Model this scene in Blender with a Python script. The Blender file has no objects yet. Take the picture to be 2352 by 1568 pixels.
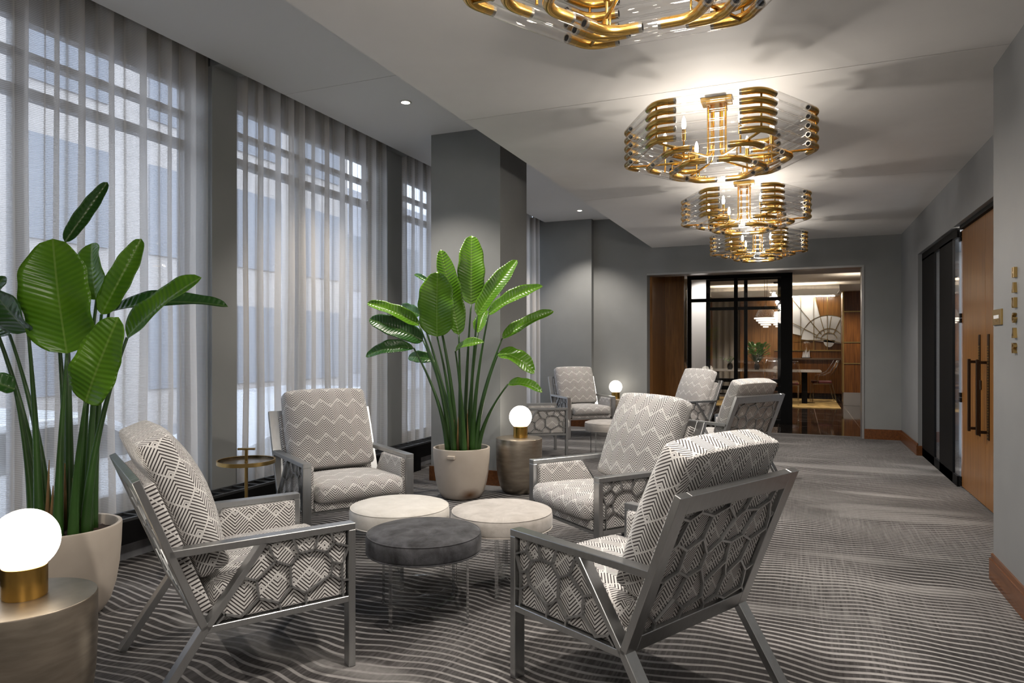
import bpy, bmesh, math, random
from mathutils import Vector, Matrix
random.seed(7)
PI = math.pi
sc = bpy.context.scene
COL = sc.collection
# ------------------------------------------------------------------ camera frame (metres, X right, Y along the lounge, Z up)
F_PX, CAM_H, CX, HOR = 1580.0, 1.35, 1176.0, 795.0
YAW = math.atan2(657.0, F_PX)
SY, CY = math.sin(YAW), math.cos(YAW)

def at(u, v, d):
    """world point seen at photo pixel u, v at distance d along the viewing axis (used only to place plant leaves)"""
    l = (u - CX) / F_PX * d
    return Vector((-SY*d + CY*l, CY*d + SY*l, CAM_H - (v - HOR) * d / F_PX))

# ------------------------------------------------------------------ tagging
def tag(o, label=None, cat=None, group=None, kind=None):
    if label: o['label'] = label
    if cat: o['category'] = cat
    if group: o['group'] = group
    if kind: o['kind'] = kind
    return o

def empty(name, loc=(0, 0, 0), rz=0.0, label=None, cat=None, group=None):
    o = bpy.data.objects.new(name, None)
    o.empty_display_size = .1
    COL.objects.link(o)
    o.location = loc
    o.rotation_euler = (0, 0, rz)
    return tag(o, label, cat, group)

def copy_tree(o, parent=None):
    c = o.copy()
    COL.objects.link(c)
    if parent is not None:
        c.parent = parent
    for ch in list(o.children):
        copy_tree(ch, c)
    return c

# ------------------------------------------------------------------ mesh builder
class MB:
    def __init__(self):
        self.v, self.f, self.uv = [], [], {}
    def add(self, vs, fs):
        n = len(self.v)
        self.v += [Vector(p) for p in vs]
        for f in fs:
            self.f.append([i + n for i in f])
        return n
    def box(self, x0, x1, y0, y1, z0, z1, M=None):
        vs = [Vector((x, y, z)) for z in (z0, z1) for y in (y0, y1) for x in (x0, x1)]
        if M is not None: vs = [M @ p for p in vs]
        self.add(vs, [(0, 2, 3, 1), (4, 5, 7, 6), (0, 1, 5, 4), (2, 6, 7, 3), (0, 4, 6, 2), (1, 3, 7, 5)])
        return self
    def bar(self, p0, p1, w, t, side=(1, 0, 0), ext=0.0):
        """rectangular bar from p0 to p1, width w along 'side', thickness t"""
        p0, p1 = Vector(p0), Vector(p1)
        d = (p1 - p0).normalized()
        p0 = p0 - d*ext; p1 = p1 + d*ext
        s_ = Vector(side); s_ = (s_ - d*s_.dot(d)).normalized()
        n = d.cross(s_)
        vs = []
        for p in (p0, p1):
            for a, b in ((-1, -1), (1, -1), (1, 1), (-1, 1)):
                vs.append(p + s_*(a*w/2) + n*(b*t/2))
        self.add(vs, [(3, 2, 1, 0), (4, 5, 6, 7), (0, 1, 5, 4), (1, 2, 6, 5), (2, 3, 7, 6), (3, 0, 4, 7)])
        return self
    def tube(self, pts, r, n=10, cap=True, r_end=None):
        pts = [Vector(p) for p in pts]
        m = len(pts)
        rs = r if isinstance(r, (list, tuple)) else [r + ((r_end - r)*i/(m-1) if r_end is not None else 0) for i in range(m)]
        t0 = (pts[1] - pts[0]).normalized()
        ref = Vector((0, 0, 1)) if abs(t0.z) < .9 else Vector((1, 0, 0))
        a = t0.cross(ref).normalized()
        base = len(self.v)
        for i, p in enumerate(pts):
            t = (pts[min(i+1, m-1)] - pts[max(i-1, 0)]).normalized()
            a = (a - t*a.dot(t)).normalized()
            b = t.cross(a)
            for k in range(n):
                th = 2*PI*k/n
                self.v.append(p + (a*math.cos(th) + b*math.sin(th))*rs[i])
        for i in range(m-1):
            for k in range(n):
                k2 = (k+1) % n
                self.f.append([base+i*n+k, base+i*n+k2, base+(i+1)*n+k2, base+(i+1)*n+k])
        if cap:
            self.f.append([base+k for k in range(n)][::-1])
            self.f.append([base+(m-1)*n+k for k in range(n)])
        return self
    def lathe(self, prof, n=48, c=(0, 0), close=False):
        """profile of (r, z); r = 0 makes a pole"""
        base = len(self.v)
        idx = []
        for r, z in prof:
            if r < 1e-6:
                idx.append([len(self.v)]); self.v.append(Vector((c[0], c[1], z)))
            else:
                row = []
                for k in range(n):
                    th = 2*PI*k/n
                    row.append(len(self.v)); self.v.append(Vector((c[0]+r*math.cos(th), c[1]+r*math.sin(th), z)))
                idx.append(row)
        pairs = list(zip(idx[:-1], idx[1:]))
        if close: pairs.append((idx[-1], idx[0]))
        for A, B in pairs:
            if len(A) == 1 and len(B) == 1: continue
            for k in range(n):
                k2 = (k+1) % n
                if len(A) == 1: self.f.append([A[0], B[k2], B[k]])
                elif len(B) == 1: self.f.append([A[k], A[k2], B[0]])
                else: self.f.append([A[k], A[k2], B[k2], B[k]])
        return self
    def prism(self, poly, axis, a0, a1):
        """polygon (p, q) extruded along axis 0/1/2 from a0 to a1"""
        def P(p, q, a):
            return {0: (a, p, q), 1: (p, a, q), 2: (p, q, a)}[axis]
        n = len(poly)
        vs = [P(p, q, a0) for p, q in poly] + [P(p, q, a1) for p, q in poly]
        fs = [list(range(n))[::-1], [n+i for i in range(n)]]
        for i in range(n):
            j = (i+1) % n
            fs.append([i, j, n+j, n+i])
        self.add(vs, fs)
        return self
    def build(self, name, mat, parent=None, smooth=False, bevel=0.0, seg=1, uvbox=False, uvs=None, loc=None, weld=False, tri=False):
        me = bpy.data.meshes.new(name)
        me.from_pydata([tuple(p) for p in self.v], [], self.f)
        bm = bmesh.new(); bm.from_mesh(me)
        if weld: bmesh.ops.remove_doubles(bm, verts=bm.verts, dist=1e-5)
        bmesh.ops.recalc_face_normals(bm, faces=bm.faces)
        bm.to_mesh(me); bm.free()
        if uvs is not None:
            lay = me.uv_layers.new(name='UVMap')
            for lp in me.loops: lay.data[lp.index].uv = uvs[lp.vertex_index]
        elif uvbox:
            lay = me.uv_layers.new(name='UVMap')
            for p in me.polygons:
                n = p.normal
                ax = max(range(3), key=lambda i: abs(n[i]))
                for li in p.loop_indices:
                    co = me.vertices[me.loops[li].vertex_index].co
                    lay.data[li].uv = {0: (co.y, co.z), 1: (co.x, co.z), 2: (co.x, co.y)}[ax]
        me.materials.append(mat)
        if smooth is True:
            for p in me.polygons: p.use_smooth = True
        elif smooth:
            me.shade_smooth() if hasattr(me, 'shade_smooth') else None
            for p in me.polygons: p.use_smooth = True
            try: me.set_sharp_from_angle(angle=smooth)
            except Exception: pass
        o = bpy.data.objects.new(name, me)
        COL.objects.link(o)
        if parent is not None: o.parent = parent
        if loc is not None: o.location = loc
        if bevel > 0:
            m = o.modifiers.new('bevel', 'BEVEL'); m.width = bevel; m.segments = seg; m.limit_method = 'ANGLE'
        return o

SM = math.radians(40)

def inst(src, name, parent, M):
    o = bpy.data.objects.new(name, src.data)
    COL.objects.link(o); o.parent = parent; o.matrix_local = M
    return o

# ------------------------------------------------------------------ materials
def new_mat(name):
    m = bpy.data.materials.new(name); m.use_nodes = True
    nt = m.node_tree
    return m, nt, nt.nodes['Principled BSDF'], nt.nodes['Material Output']

def nd(nt, t, **kw):
    n = nt.nodes.new(t)
    for k, v in kw.items():
        if k in n.inputs: n.inputs[k].default_value = v
        else: setattr(n, k, v)
    return n

def mth(nt, op, a, b=None, c=None):
    n = nt.nodes.new('ShaderNodeMath'); n.operation = op
    for i, x in enumerate((a, b, c)):
        if x is None: continue
        if isinstance(x, (int, float)): n.inputs[i].default_value = x
        else: nt.links.new(x, n.inputs[i])
    return n.outputs[0]

def mixc(nt, fac, a, b):
    n = nt.nodes.new('ShaderNodeMix'); n.data_type = 'RGBA'
    for s, x in ((n.inputs[0], fac), (n.inputs[6], a), (n.inputs[7], b)):
        if isinstance(x, (int, float)): s.default_value = x
        elif isinstance(x, tuple): s.default_value = (x[0], x[1], x[2], 1)
        else: nt.links.new(x, s)
    return n.outputs[2]

def plain(name, col, rough=.5, metal=0.0, noise=0.0, nscale=(6, 6, 6), bump=0.0, bscale=200, **kw):
    m, nt, b, out = new_mat(name)
    b.inputs['Base Color'].default_value = (*col, 1)
    b.inputs['Roughness'].default_value = rough
    b.inputs['Metallic'].default_value = metal
    for k, v in kw.items(): b.inputs[k].default_value = v
    tc = None
    if noise or bump:
        tc = nd(nt, 'ShaderNodeTexCoord')
    if noise:
        mp = nd(nt, 'ShaderNodeMapping'); mp.inputs['Scale'].default_value = nscale
        nt.links.new(tc.outputs['Object'], mp.inputs[0])
        nz = nd(nt, 'ShaderNodeTexNoise', Scale=1.0, Detail=5.0); nt.links.new(mp.outputs[0], nz.inputs[0])
        f = mth(nt, 'MULTIPLY_ADD', nz.outputs[0], 2.0, -.5)
        n2 = nt.nodes.new('ShaderNodeClamp'); nt.links.new(f, n2.inputs[0])
        c = mixc(nt, n2.outputs[0], tuple(x*(1-noise) for x in col), tuple(min(1, x*(1+noise)) for x in col))
        nt.links.new(c, b.inputs['Base Color'])
    if bump:
        nz = nd(nt, 'ShaderNodeTexNoise', Scale=float(bscale), Detail=3.0); nt.links.new(tc.outputs['Object'], nz.inputs[0])
        bp = nd(nt, 'ShaderNodeBump', Strength=bump, Distance=.002); nt.links.new(nz.outputs[0], bp.inputs['Height'])
        nt.links.new(bp.outputs[0], b.inputs['Normal'])
    return m

def emit(name, col, strength):
    m, nt, b, out = new_mat(name)
    b.inputs['Base Color'].default_value = (*col, 1)
    b.inputs['Emission Color'].default_value = (*col, 1)
    b.inputs['Emission Strength'].default_value = strength
    b.inputs['Roughness'].default_value = .3
    return m

def thin_glass(name, tint=(1, 1, 1), refl=1.0, rough=.02, base=.06):
    """thin clear glass: lets light straight through, mirrors more at grazing angles"""
    m, nt, b, out = new_mat(name)
    nt.nodes.remove(b)
    tr = nd(nt, 'ShaderNodeBsdfTransparent'); tr.inputs[0].default_value = (*tint, 1)
    gl = nd(nt, 'ShaderNodeBsdfGlossy'); gl.inputs['Roughness'].default_value = rough
    lw = nd(nt, 'ShaderNodeLayerWeight', Blend=.5)
    f = mth(nt, 'MULTIPLY_ADD', mth(nt, 'POWER', lw.outputs['Facing'], 2.6), refl, base)
    f2 = mth(nt, 'MINIMUM', f, .9)
    mx = nd(nt, 'ShaderNodeMixShader'); nt.links.new(f2, mx.inputs[0])
    nt.links.new(tr.outputs[0], mx.inputs[1]); nt.links.new(gl.outputs[0], mx.inputs[2])
    nt.links.new(mx.outputs[0], out.inputs[0])
    return m

def wood(name, dark, light, rough=.35, axis=2, scale=1.0):
    m, nt, b, out = new_mat(name)
    tc = nd(nt, 'ShaderNodeTexCoord')
    sc_ = [26*scale]*3; sc_[axis] = 1.1*scale
    mp = nd(nt, 'ShaderNodeMapping'); mp.inputs['Scale'].default_value = sc_
    nt.links.new(tc.outputs['Object'], mp.inputs[0])
    nz = nd(nt, 'ShaderNodeTexNoise', Scale=1.6, Detail=6.0, Roughness=.62); nt.links.new(mp.outputs[0], nz.inputs[0])
    f = mth(nt, 'MULTIPLY_ADD', nz.outputs[0], 2.4, -.7)
    cl = nt.nodes.new('ShaderNodeClamp'); nt.links.new(f, cl.inputs[0])
    nt.links.new(mixc(nt, cl.outputs[0], dark, light), b.inputs['Base Color'])
    b.inputs['Roughness'].default_value = rough
    return m

def fabric_mat():
    """cream upholstery woven with rows of nested chevron diamonds, a small square in each"""
    m, nt, b, out = new_mat('chevron_fabric')
    uv = nd(nt, 'ShaderNodeUVMap'); uv.uv_map = 'UVMap'
    sp = nd(nt, 'ShaderNodeSeparateXYZ'); nt.links.new(uv.outputs[0], sp.inputs[0])
    A = .128
    u = mth(nt, 'DIVIDE', sp.outputs[0], A); v = mth(nt, 'DIVIDE', sp.outputs[1], A)
    p = mth(nt, 'ADD', u, v); q = mth(nt, 'SUBTRACT', v, u)
    ip = mth(nt, 'FLOOR', p); iq = mth(nt, 'FLOOR', q)
    fp = mth(nt, 'SUBTRACT', p, ip); fq = mth(nt, 'SUBTRACT', q, iq)
    par = mth(nt, 'FLOORED_MODULO', mth(nt, 'ADD', ip, iq), 2.0)
    def flip(x): return mth(nt, 'ABSOLUTE', mth(nt, 'SUBTRACT', par, x))
    fp, fq = flip(fp), flip(fq)
    d = mth(nt, 'MAXIMUM', fp, fq)
    tri = mth(nt, 'ABSOLUTE', mth(nt, 'SUBTRACT', mth(nt, 'FRACT', mth(nt, 'MULTIPLY', d, 8.0)), .5))
    line = mth(nt, 'LESS_THAN', tri, .205)
    line = mth(nt, 'MULTIPLY', line, mth(nt, 'GREATER_THAN', d, .20))
    md = mth(nt, 'MAXIMUM', mth(nt, 'ABSOLUTE', mth(nt, 'SUBTRACT', fp, .115)), mth(nt, 'ABSOLUTE', mth(nt, 'SUBTRACT', fq, .115)))
    dot = mth(nt, 'LESS_THAN', md, .034)
    mn = mth(nt, 'MINIMUM', fp, fq)
    line = mth(nt, 'MULTIPLY', line, mth(nt, 'GREATER_THAN', mn, .035))
    mask = mth(nt, 'MAXIMUM', line, dot)
    tc = nd(nt, 'ShaderNodeTexCoord')
    nz = nd(nt, 'ShaderNodeTexNoise', Scale=9.0, Detail=3.0); nt.links.new(tc.outputs['Object'], nz.inputs[0])
    light = mixc(nt, nz.outputs[0], (.64, .62, .60), (.83, .81, .79))
    col = mixc(nt, mask, light, (.045, .036, .037))
    nt.links.new(col, b.inputs['Base Color'])
    b.inputs['Roughness'].default_value = .85
    b.inputs['Sheen Weight'].default_value = .25
    n2 = nd(nt, 'ShaderNodeTexNoise', Scale=900.0, Detail=1.0); nt.links.new(tc.outputs['Object'], n2.inputs[0])
    h = mth(nt, 'MULTIPLY_ADD', mask, -.6, n2.outputs[0])
    bp = nd(nt, 'ShaderNodeBump', Strength=.35, Distance=.0015); nt.links.new(h, bp.inputs['Height'])
    nt.links.new(bp.outputs[0], b.inputs['Normal'])
    return m

def carpet_mat():
    m, nt, b, out = new_mat('wave_carpet')
    g = nd(nt, 'ShaderNodeNewGeometry')
    sp = nd(nt, 'ShaderNodeSeparateXYZ'); nt.links.new(g.outputs['Position'], sp.inputs[0])
    x, y = sp.outputs[0], sp.outputs[1]
    def noise(sx, sy, scale=1.0, detail=1.0, off=0.0):
        cb = nd(nt, 'ShaderNodeCombineXYZ')
        nt.links.new(mth(nt, 'MULTIPLY_ADD', x, sx, off), cb.inputs[0]); nt.links.new(mth(nt, 'MULTIPLY', y, sy), cb.inputs[1])
        nz = nd(nt, 'ShaderNodeTexNoise', Scale=scale, Detail=detail); nt.links.new(cb.outputs[0], nz.inputs[0])
        return nz.outputs[0]
    w1 = mth(nt, 'MULTIPLY', mth(nt, 'SUBTRACT', noise(1.4, .95, 1.0, 0.0), .5), .33)
    w2 = mth(nt, 'MULTIPLY', mth(nt, 'SUBTRACT', noise(4.2, 1.6, 1.0, 0.0, 5.0), .5), .07)
    ph = mth(nt, 'DIVIDE', mth(nt, 'ADD', mth(nt, 'ADD', y, w1), w2), 0.052)
    tri = mth(nt, 'ABSOLUTE', mth(nt, 'SUBTRACT', mth(nt, 'FRACT', ph), .5))
    wid = mth(nt, 'MULTIPLY_ADD', noise(.8, 1.7, 1.0, 1.0, 9.0), .24, .035)
    line = nt.nodes.new('ShaderNodeMapRange'); line.inputs['From Min'].default_value = -.03; line.inputs['From Max'].default_value = .03
    nt.links.new(mth(nt, 'SUBTRACT', wid, tri), line.inputs[0])
    # broad pale bands where the pile is all light
    band = nt.nodes.new('ShaderNodeMapRange'); band.inputs['From Min'].default_value = .585; band.inputs['From Max'].default_value = .67
    nt.links.new(noise(.55, 2.3, 1.0, 1.0, 2.0), band.inputs[0])
    hatch = mth(nt, 'POWER', mth(nt, 'MULTIPLY', noise(75, 3, 1.0, 2.0, 1.0), 1.35), 2.2)
    patch = mth(nt, 'POWER', mth(nt, 'MULTIPLY', noise(1.6, .8, 1.0, 1.0, 30.0), 1.45), 2.5)
    hatch = mth(nt, 'MULTIPLY', hatch, patch)
    dark = mixc(nt, hatch, (.0075, .0075, .0075), (.17, .165, .162))
    lightc = mixc(nt, noise(40, 40, 1.0, 2.0), (.27, .262, .255), (.48, .466, .452))
    lightc = mixc(nt, mth(nt, 'MULTIPLY_ADD', noise(.9, 1.3, 1.0, 2.0, 14.0), 2.6, -.8), mixc(nt, .45, lightc, (.02, .02, .02)), lightc)
    f = mth(nt, 'MAXIMUM', line.outputs[0], mth(nt, 'MULTIPLY', band.outputs[0], .65))
    c1 = mixc(nt, f, dark, lightc)
    warm = mth(nt, 'MULTIPLY', noise(1.3, 1.3, 1.0, 2.0, 20.0), .14)
    c2 = mixc(nt, warm, c1, (.16, .12, .125))
    nt.links.new(c2, b.inputs['Base Color'])
    b.inputs['Roughness'].default_value = .95
    nz = nd(nt, 'ShaderNodeTexNoise', Scale=350.0, Detail=2.0); nt.links.new(g.outputs['Position'], nz.inputs[0])
    bp = nd(nt, 'ShaderNodeBump', Strength=.5, Distance=.003); nt.links.new(nz.outputs[0], bp.inputs['Height'])
    nt.links.new(bp.outputs[0], b.inputs['Normal'])
    return m

def curtain_mat(name, open_, col, trans):
    m, nt, b, out = new_mat(name)
    nt.nodes.remove(b)
    g = nd(nt, 'ShaderNodeNewGeometry')
    sp = nd(nt, 'ShaderNodeSeparateXYZ'); nt.links.new(g.outputs['Position'], sp.inputs[0])
    st = mth(nt, 'FRACT', mth(nt, 'DIVIDE', sp.outputs[2], .0105))
    st = mth(nt, 'LESS_THAN', st, .5)
    # a weave looks closed when seen edge-on
    lw = nd(nt, 'ShaderNodeLayerWeight', Blend=.5)
    face = mth(nt, 'SUBTRACT', 1.0, lw.outputs['Facing'])
    op = nt.nodes.new('ShaderNodeMapRange'); op.inputs['From Min'].default_value = .18; op.inputs['From Max'].default_value = .85
    nt.links.new(face, op.inputs[0])
    fac = mth(nt, 'MULTIPLY', mth(nt, 'MULTIPLY_ADD', st, .24, open_-.12), op.outputs[0])
    tr = nd(nt, 'ShaderNodeBsdfTransparent')
    df = nd(nt, 'ShaderNodeBsdfDiffuse'); df.inputs[0].default_value = (*col, 1)
    tl = nd(nt, 'ShaderNodeBsdfTranslucent'); tl.inputs[0].default_value = (*trans, 1)
    m1 = nd(nt, 'ShaderNodeMixShader'); m1.inputs[0].default_value = .50
    nt.links.new(df.outputs[0], m1.inputs[1]); nt.links.new(tl.outputs[0], m1.inputs[2])
    m2 = nd(nt, 'ShaderNodeMixShader'); nt.links.new(fac, m2.inputs[0])
    nt.links.new(m1.outputs[0], m2.inputs[1]); nt.links.new(tr.outputs[0], m2.inputs[2])
    nt.links.new(m2.outputs[0], out.inputs[0])
    return m

def leaf_mat(name, c0, c1, vein, trans=.25):
    m, nt, b, out = new_mat(name)
    uv = nd(nt, 'ShaderNodeUVMap'); uv.uv_map = 'UVMap'
    sp = nd(nt, 'ShaderNodeSeparateXYZ'); nt.links.new(uv.outputs[0], sp.inputs[0])
    u = mth(nt, 'ABSOLUTE', sp.outputs[0]); v = sp.outputs[1]
    rib = mth(nt, 'SINE', mth(nt, 'MULTIPLY', mth(nt, 'SUBTRACT', v, mth(nt, 'MULTIPLY', u, .45)), 230.0))
    rib = mth(nt, 'MULTIPLY_ADD', rib, .5, .5)
    tc = nd(nt, 'ShaderNodeTexCoord')
    nz = nd(nt, 'ShaderNodeTexNoise', Scale=5.0, Detail=3.0); nt.links.new(tc.outputs['Object'], nz.inputs[0])
    mx = mth(nt, 'MULTIPLY_ADD', rib, .13, mth(nt, 'MULTIPLY', nz.outputs[0], .85))
    base = mixc(nt, mx, c0, c1)
    mid = mth(nt, 'LESS_THAN', u, .0045)
    c = mixc(nt, mid, base, vein)
    nt.links.new(c, b.inputs['Base Color'])
    b.inputs['Roughness'].default_value = .27
    b.inputs['Specular IOR Level'].default_value = .6
    bp = nd(nt, 'ShaderNodeBump', Strength=.32, Distance=.006); nt.links.new(rib, bp.inputs['Height'])
    nt.links.new(bp.outputs[0], b.inputs['Normal'])
    tl = nd(nt, 'ShaderNodeBsdfTranslucent'); nt.links.new(c, tl.inputs[0])
    ms = nd(nt, 'ShaderNodeMixShader'); ms.inputs[0].default_value = trans
    nt.links.new(b.outputs[0], ms.inputs[1]); nt.links.new(tl.outputs[0], ms.inputs[2])
    nt.links.new(ms.outputs[0], out.inputs[0])
    return m

def velvet(name, a, b_, scale=9):
    m, nt, b, out = new_mat(name)
    tc = nd(nt, 'ShaderNodeTexCoord')
    nz = nd(nt, 'ShaderNodeTexNoise', Scale=float(scale), Detail=6.0, Roughness=.65, Distortion=.4); nt.links.new(tc.outputs['Object'], nz.inputs[0])
    f = mth(nt, 'MULTIPLY_ADD', nz.outputs[0], 2.6, -.8)
    cl = nt.nodes.new('ShaderNodeClamp'); nt.links.new(f, cl.inputs[0])
    nt.links.new(mixc(nt, cl.outputs[0], a, b_), b.inputs['Base Color'])
    b.inputs['Roughness'].default_value = .75
    b.inputs['Sheen Weight'].default_value = .35 if a[0] > .1 else .10
    b.inputs['Sheen Roughness'].default_value = .4
    n2 = nd(nt, 'ShaderNodeTexNoise', Scale=160.0, Detail=2.0); nt.links.new(tc.outputs['Object'], n2.inputs[0])
    bp = nd(nt, 'ShaderNodeBump', Strength=.25, Distance=.002); nt.links.new(n2.outputs[0], bp.inputs['Height'])
    nt.links.new(bp.outputs[0], b.inputs['Normal'])
    return m

def tile_mat():
    m, nt, b, out = new_mat('polished_dark_stone')
    g = nd(nt, 'ShaderNodeNewGeometry')
    sp = nd(nt, 'ShaderNodeSeparateXYZ'); nt.links.new(g.outputs['Position'], sp.inputs[0])
    gx = mth(nt, 'ABSOLUTE', mth(nt, 'SUBTRACT', mth(nt, 'FRACT', mth(nt, 'DIVIDE', mth(nt, 'ADD', sp.outputs[0], -.315), .63)), .0))
    lx = mth(nt, 'LESS_THAN', gx, .02)
    gy = mth(nt, 'FRACT', mth(nt, 'DIVIDE', mth(nt, 'ADD', sp.outputs[1], -12.6), 1.25))
    ly = mth(nt, 'LESS_THAN', gy, .016)
    jo = mth(nt, 'MAXIMUM', lx, ly)
    wv = nd(nt, 'ShaderNodeTexNoise', Scale=1.6, Detail=8.0, Distortion=1.2); nt.links.new(g.outputs['Position'], wv.inputs[0])
    vein = mth(nt, 'LESS_THAN', mth(nt, 'ABSOLUTE', mth(nt, 'SUBTRACT', wv.outputs[0], .5)), .004)
    c = mixc(nt, vein, (.016, .012, .010), (.10, .08, .07))
    c = mixc(nt, jo, c, (.16, .12, .10))
    nt.links.new(c, b.inputs['Base Color'])
    b.inputs['Roughness'].default_value = .06
    return m

def soil_mat():
    return plain('soil', (.035, .018, .010), .9, noise=.8, nscale=(40, 40, 40), bump=1.0, bscale=60)

def pot_mat():
    m, nt, b, out = new_mat('glazed_stoneware')
    tc = nd(nt, 'ShaderNodeTexCoord')
    sp = nd(nt, 'ShaderNodeSeparateXYZ'); nt.links.new(tc.outputs['Object'], sp.inputs[0])
    nz = nd(nt, 'ShaderNodeTexNoise', Scale=6.0, Detail=5.0); nt.links.new(tc.outputs['Object'], nz.inputs[0])
    base = mixc(nt, nz.outputs[0], (.45, .385, .32), (.62, .555, .48))
    # a rusty scorch near the foot, on one side
    dx = mth(nt, 'SUBTRACT', sp.outputs[0], .14); dy = mth(nt, 'SUBTRACT', sp.outputs[1], -.16); dz = mth(nt, 'SUBTRACT', sp.outputs[2], .05)
    r = mth(nt, 'SQRT', mth(nt, 'ADD', mth(nt, 'ADD', mth(nt, 'MULTIPLY', dx, dx), mth(nt, 'MULTIPLY', dy, dy)), mth(nt, 'MULTIPLY', mth(nt, 'MULTIPLY', dz, dz), 2.5)))
    mr = nt.nodes.new('ShaderNodeMapRange'); mr.inputs['From Min'].default_value = .15; mr.inputs['From Max'].default_value = .05
    nt.links.new(mth(nt, 'MULTIPLY_ADD', nz.outputs[0], .06, r), mr.inputs[0])
    c = mixc(nt, mr.outputs[0], base, (.16, .075, .03))
    nt.links.new(c, b.inputs['Base Color'])
    b.inputs['Roughness'].default_value = .55
    return m

M_WALL = plain('grey_paint', (.232, .240, .240), .6, noise=.05, nscale=(3, 3, 3), bump=.06, bscale=120)
M_WALLR = plain('grey_plaster', (.215, .222, .226), .5, noise=.10, nscale=(2.2, 2.2, 2.2), bump=.05, bscale=60)
M_CEIL = plain('ceiling_paint', (.72, .705, .685), .65, noise=.02)
M_DROP = plain('soffit_paint', (.72, .71, .695), .7)
M_CARPET = carpet_mat()
M_TILE = tile_mat()
M_WOOD = wood('walnut_veneer', (.13, .052, .012), (.34, .155, .042), .28)
M_WOODD = wood('mahogany_veneer', (.085, .028, .006), (.26, .098, .020), .3)
M_BASEB = wood('stained_baseboard', (.075, .024, .007), (.18, .066, .02), .3, axis=1)
M_BLACK = plain('black_metal', (.004, .004, .0045), .6, .0, **{'Specular IOR Level': .12})
M_STEEL = plain('brushed_steel', (.50, .51, .515), .30, .97, noise=.06, nscale=(60, 60, 4))
M_BRASS = plain('brushed_brass', (.56, .35, .095), .26, 1.0, noise=.05, nscale=(20, 20, 20))
M_BRASSD = plain('aged_brass', (.47, .32, .12), .33, 1.0)
M_BRONZE = plain('dark_bronze_handle', (.06, .04, .028), .3, .9)
M_CAPS = plain('silver_ferrule', (.42, .40, .36), .25, 1.0)
M_DRUM = plain('burnished_bronze', (.38, .33, .27), .42, .95, noise=.35, nscale=(5, 5, 24), bump=.05, bscale=140)
M_FAB = fabric_mat()
M_TUBE = thin_glass('clear_glass_tube', refl=.85, base=.045)
M_PANE = thin_glass('window_glass', refl=.9, base=.03)
M_ACRYL = None
def acrylic():
    m, nt, b, out = new_mat('clear_acrylic')
    b.inputs['Base Color'].default_value = (.97, .98, .98, 1)
    b.inputs['Roughness'].default_value = .02
    b.inputs['IOR'].default_value = 1.47
    b.inputs['Transmission Weight'].default_value = 1.0
    return m
M_ACRYL = thin_glass('clear_acrylic', (.985, .99, .99), refl=.45, rough=.02, base=.02)
M_EDGE = thin_glass('polished_acrylic_edge', (.96, .97, .98), refl=.6, rough=.08, base=.38)
M_BULB = emit('candle_bulb', (1.0, .89, .75), 34.0)
M_GLOBE = emit('opal_globe', (1.0, .90, .76), 5.0)
M_SPOT = emit('downlight_lens', (1.0, .87, .68), 60.0)
M_POT = pot_mat()
M_SOIL = soil_mat()
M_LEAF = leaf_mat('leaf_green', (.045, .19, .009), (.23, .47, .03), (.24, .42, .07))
M_LEAF_SHADE = leaf_mat('leaf_backlit_shade', (.015, .07, .014), (.05, .16, .025), (.10, .19, .05), .12)  # darker copy of the leaf green, back-lit shade put into its colour
M_STEM = plain('leaf_stalk_green', (.03, .085, .015), .4, noise=.5, nscale=(8, 8, 2))
M_SHEATH = plain('dry_sheath', (.17, .10, .035), .7, noise=.4)
M_CURT = curtain_mat('sheer_weave', .40, (.60, .545, .465), (.66, .63, .60))
M_WHITE = plain('white_lacquer', (.78, .77, .75), .3)

# ------------------------------------------------------------------ the setting
XL, XW = -4.36, -4.11          # window plane, pier face
SLOT = -4.02                   # front edge of the curtain slot
XE = -2.205                    # edge of the dropped ceiling
XN, XR = 1.044, 1.371          # near and recessed right wall
YN, YB = 4.745, 11.265          # end of near right wall, back wall
ZC, ZS = 2.96, 3.48            # dropped ceiling, window strip ceiling
Y0 = -2.6
def S(o): o['kind'] = 'structure'; return o

S(MB().box(-4.6, 1.9, Y0, 11.50, -.1, 0).build('floor', M_CARPET))
# main ceiling with two board joints, strip ceiling by the windows
bm = MB()
for a, b in ((Y0, 4.40), (4.406, 7.32), (7.326, YB+.3)):
    bm.box(XE, 1.9, a, b, ZC, ZC+.75)
bm.box(XE, 1.9, Y0, YB+.3, ZC+.02, ZC+.74)
S(bm.build('ceiling', M_CEIL))
bm = MB()
for a, b in ((Y0, 4.64), (4.645, YB+.3)):
    bm.box(SLOT, XE+.02, a, b, ZS, ZS+.23)
bm.box(-4.6, XE+.02, Y0, YB+.3, ZS+.22, ZS+.3)
S(bm.build('ceiling_strip', M_DROP))
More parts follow.
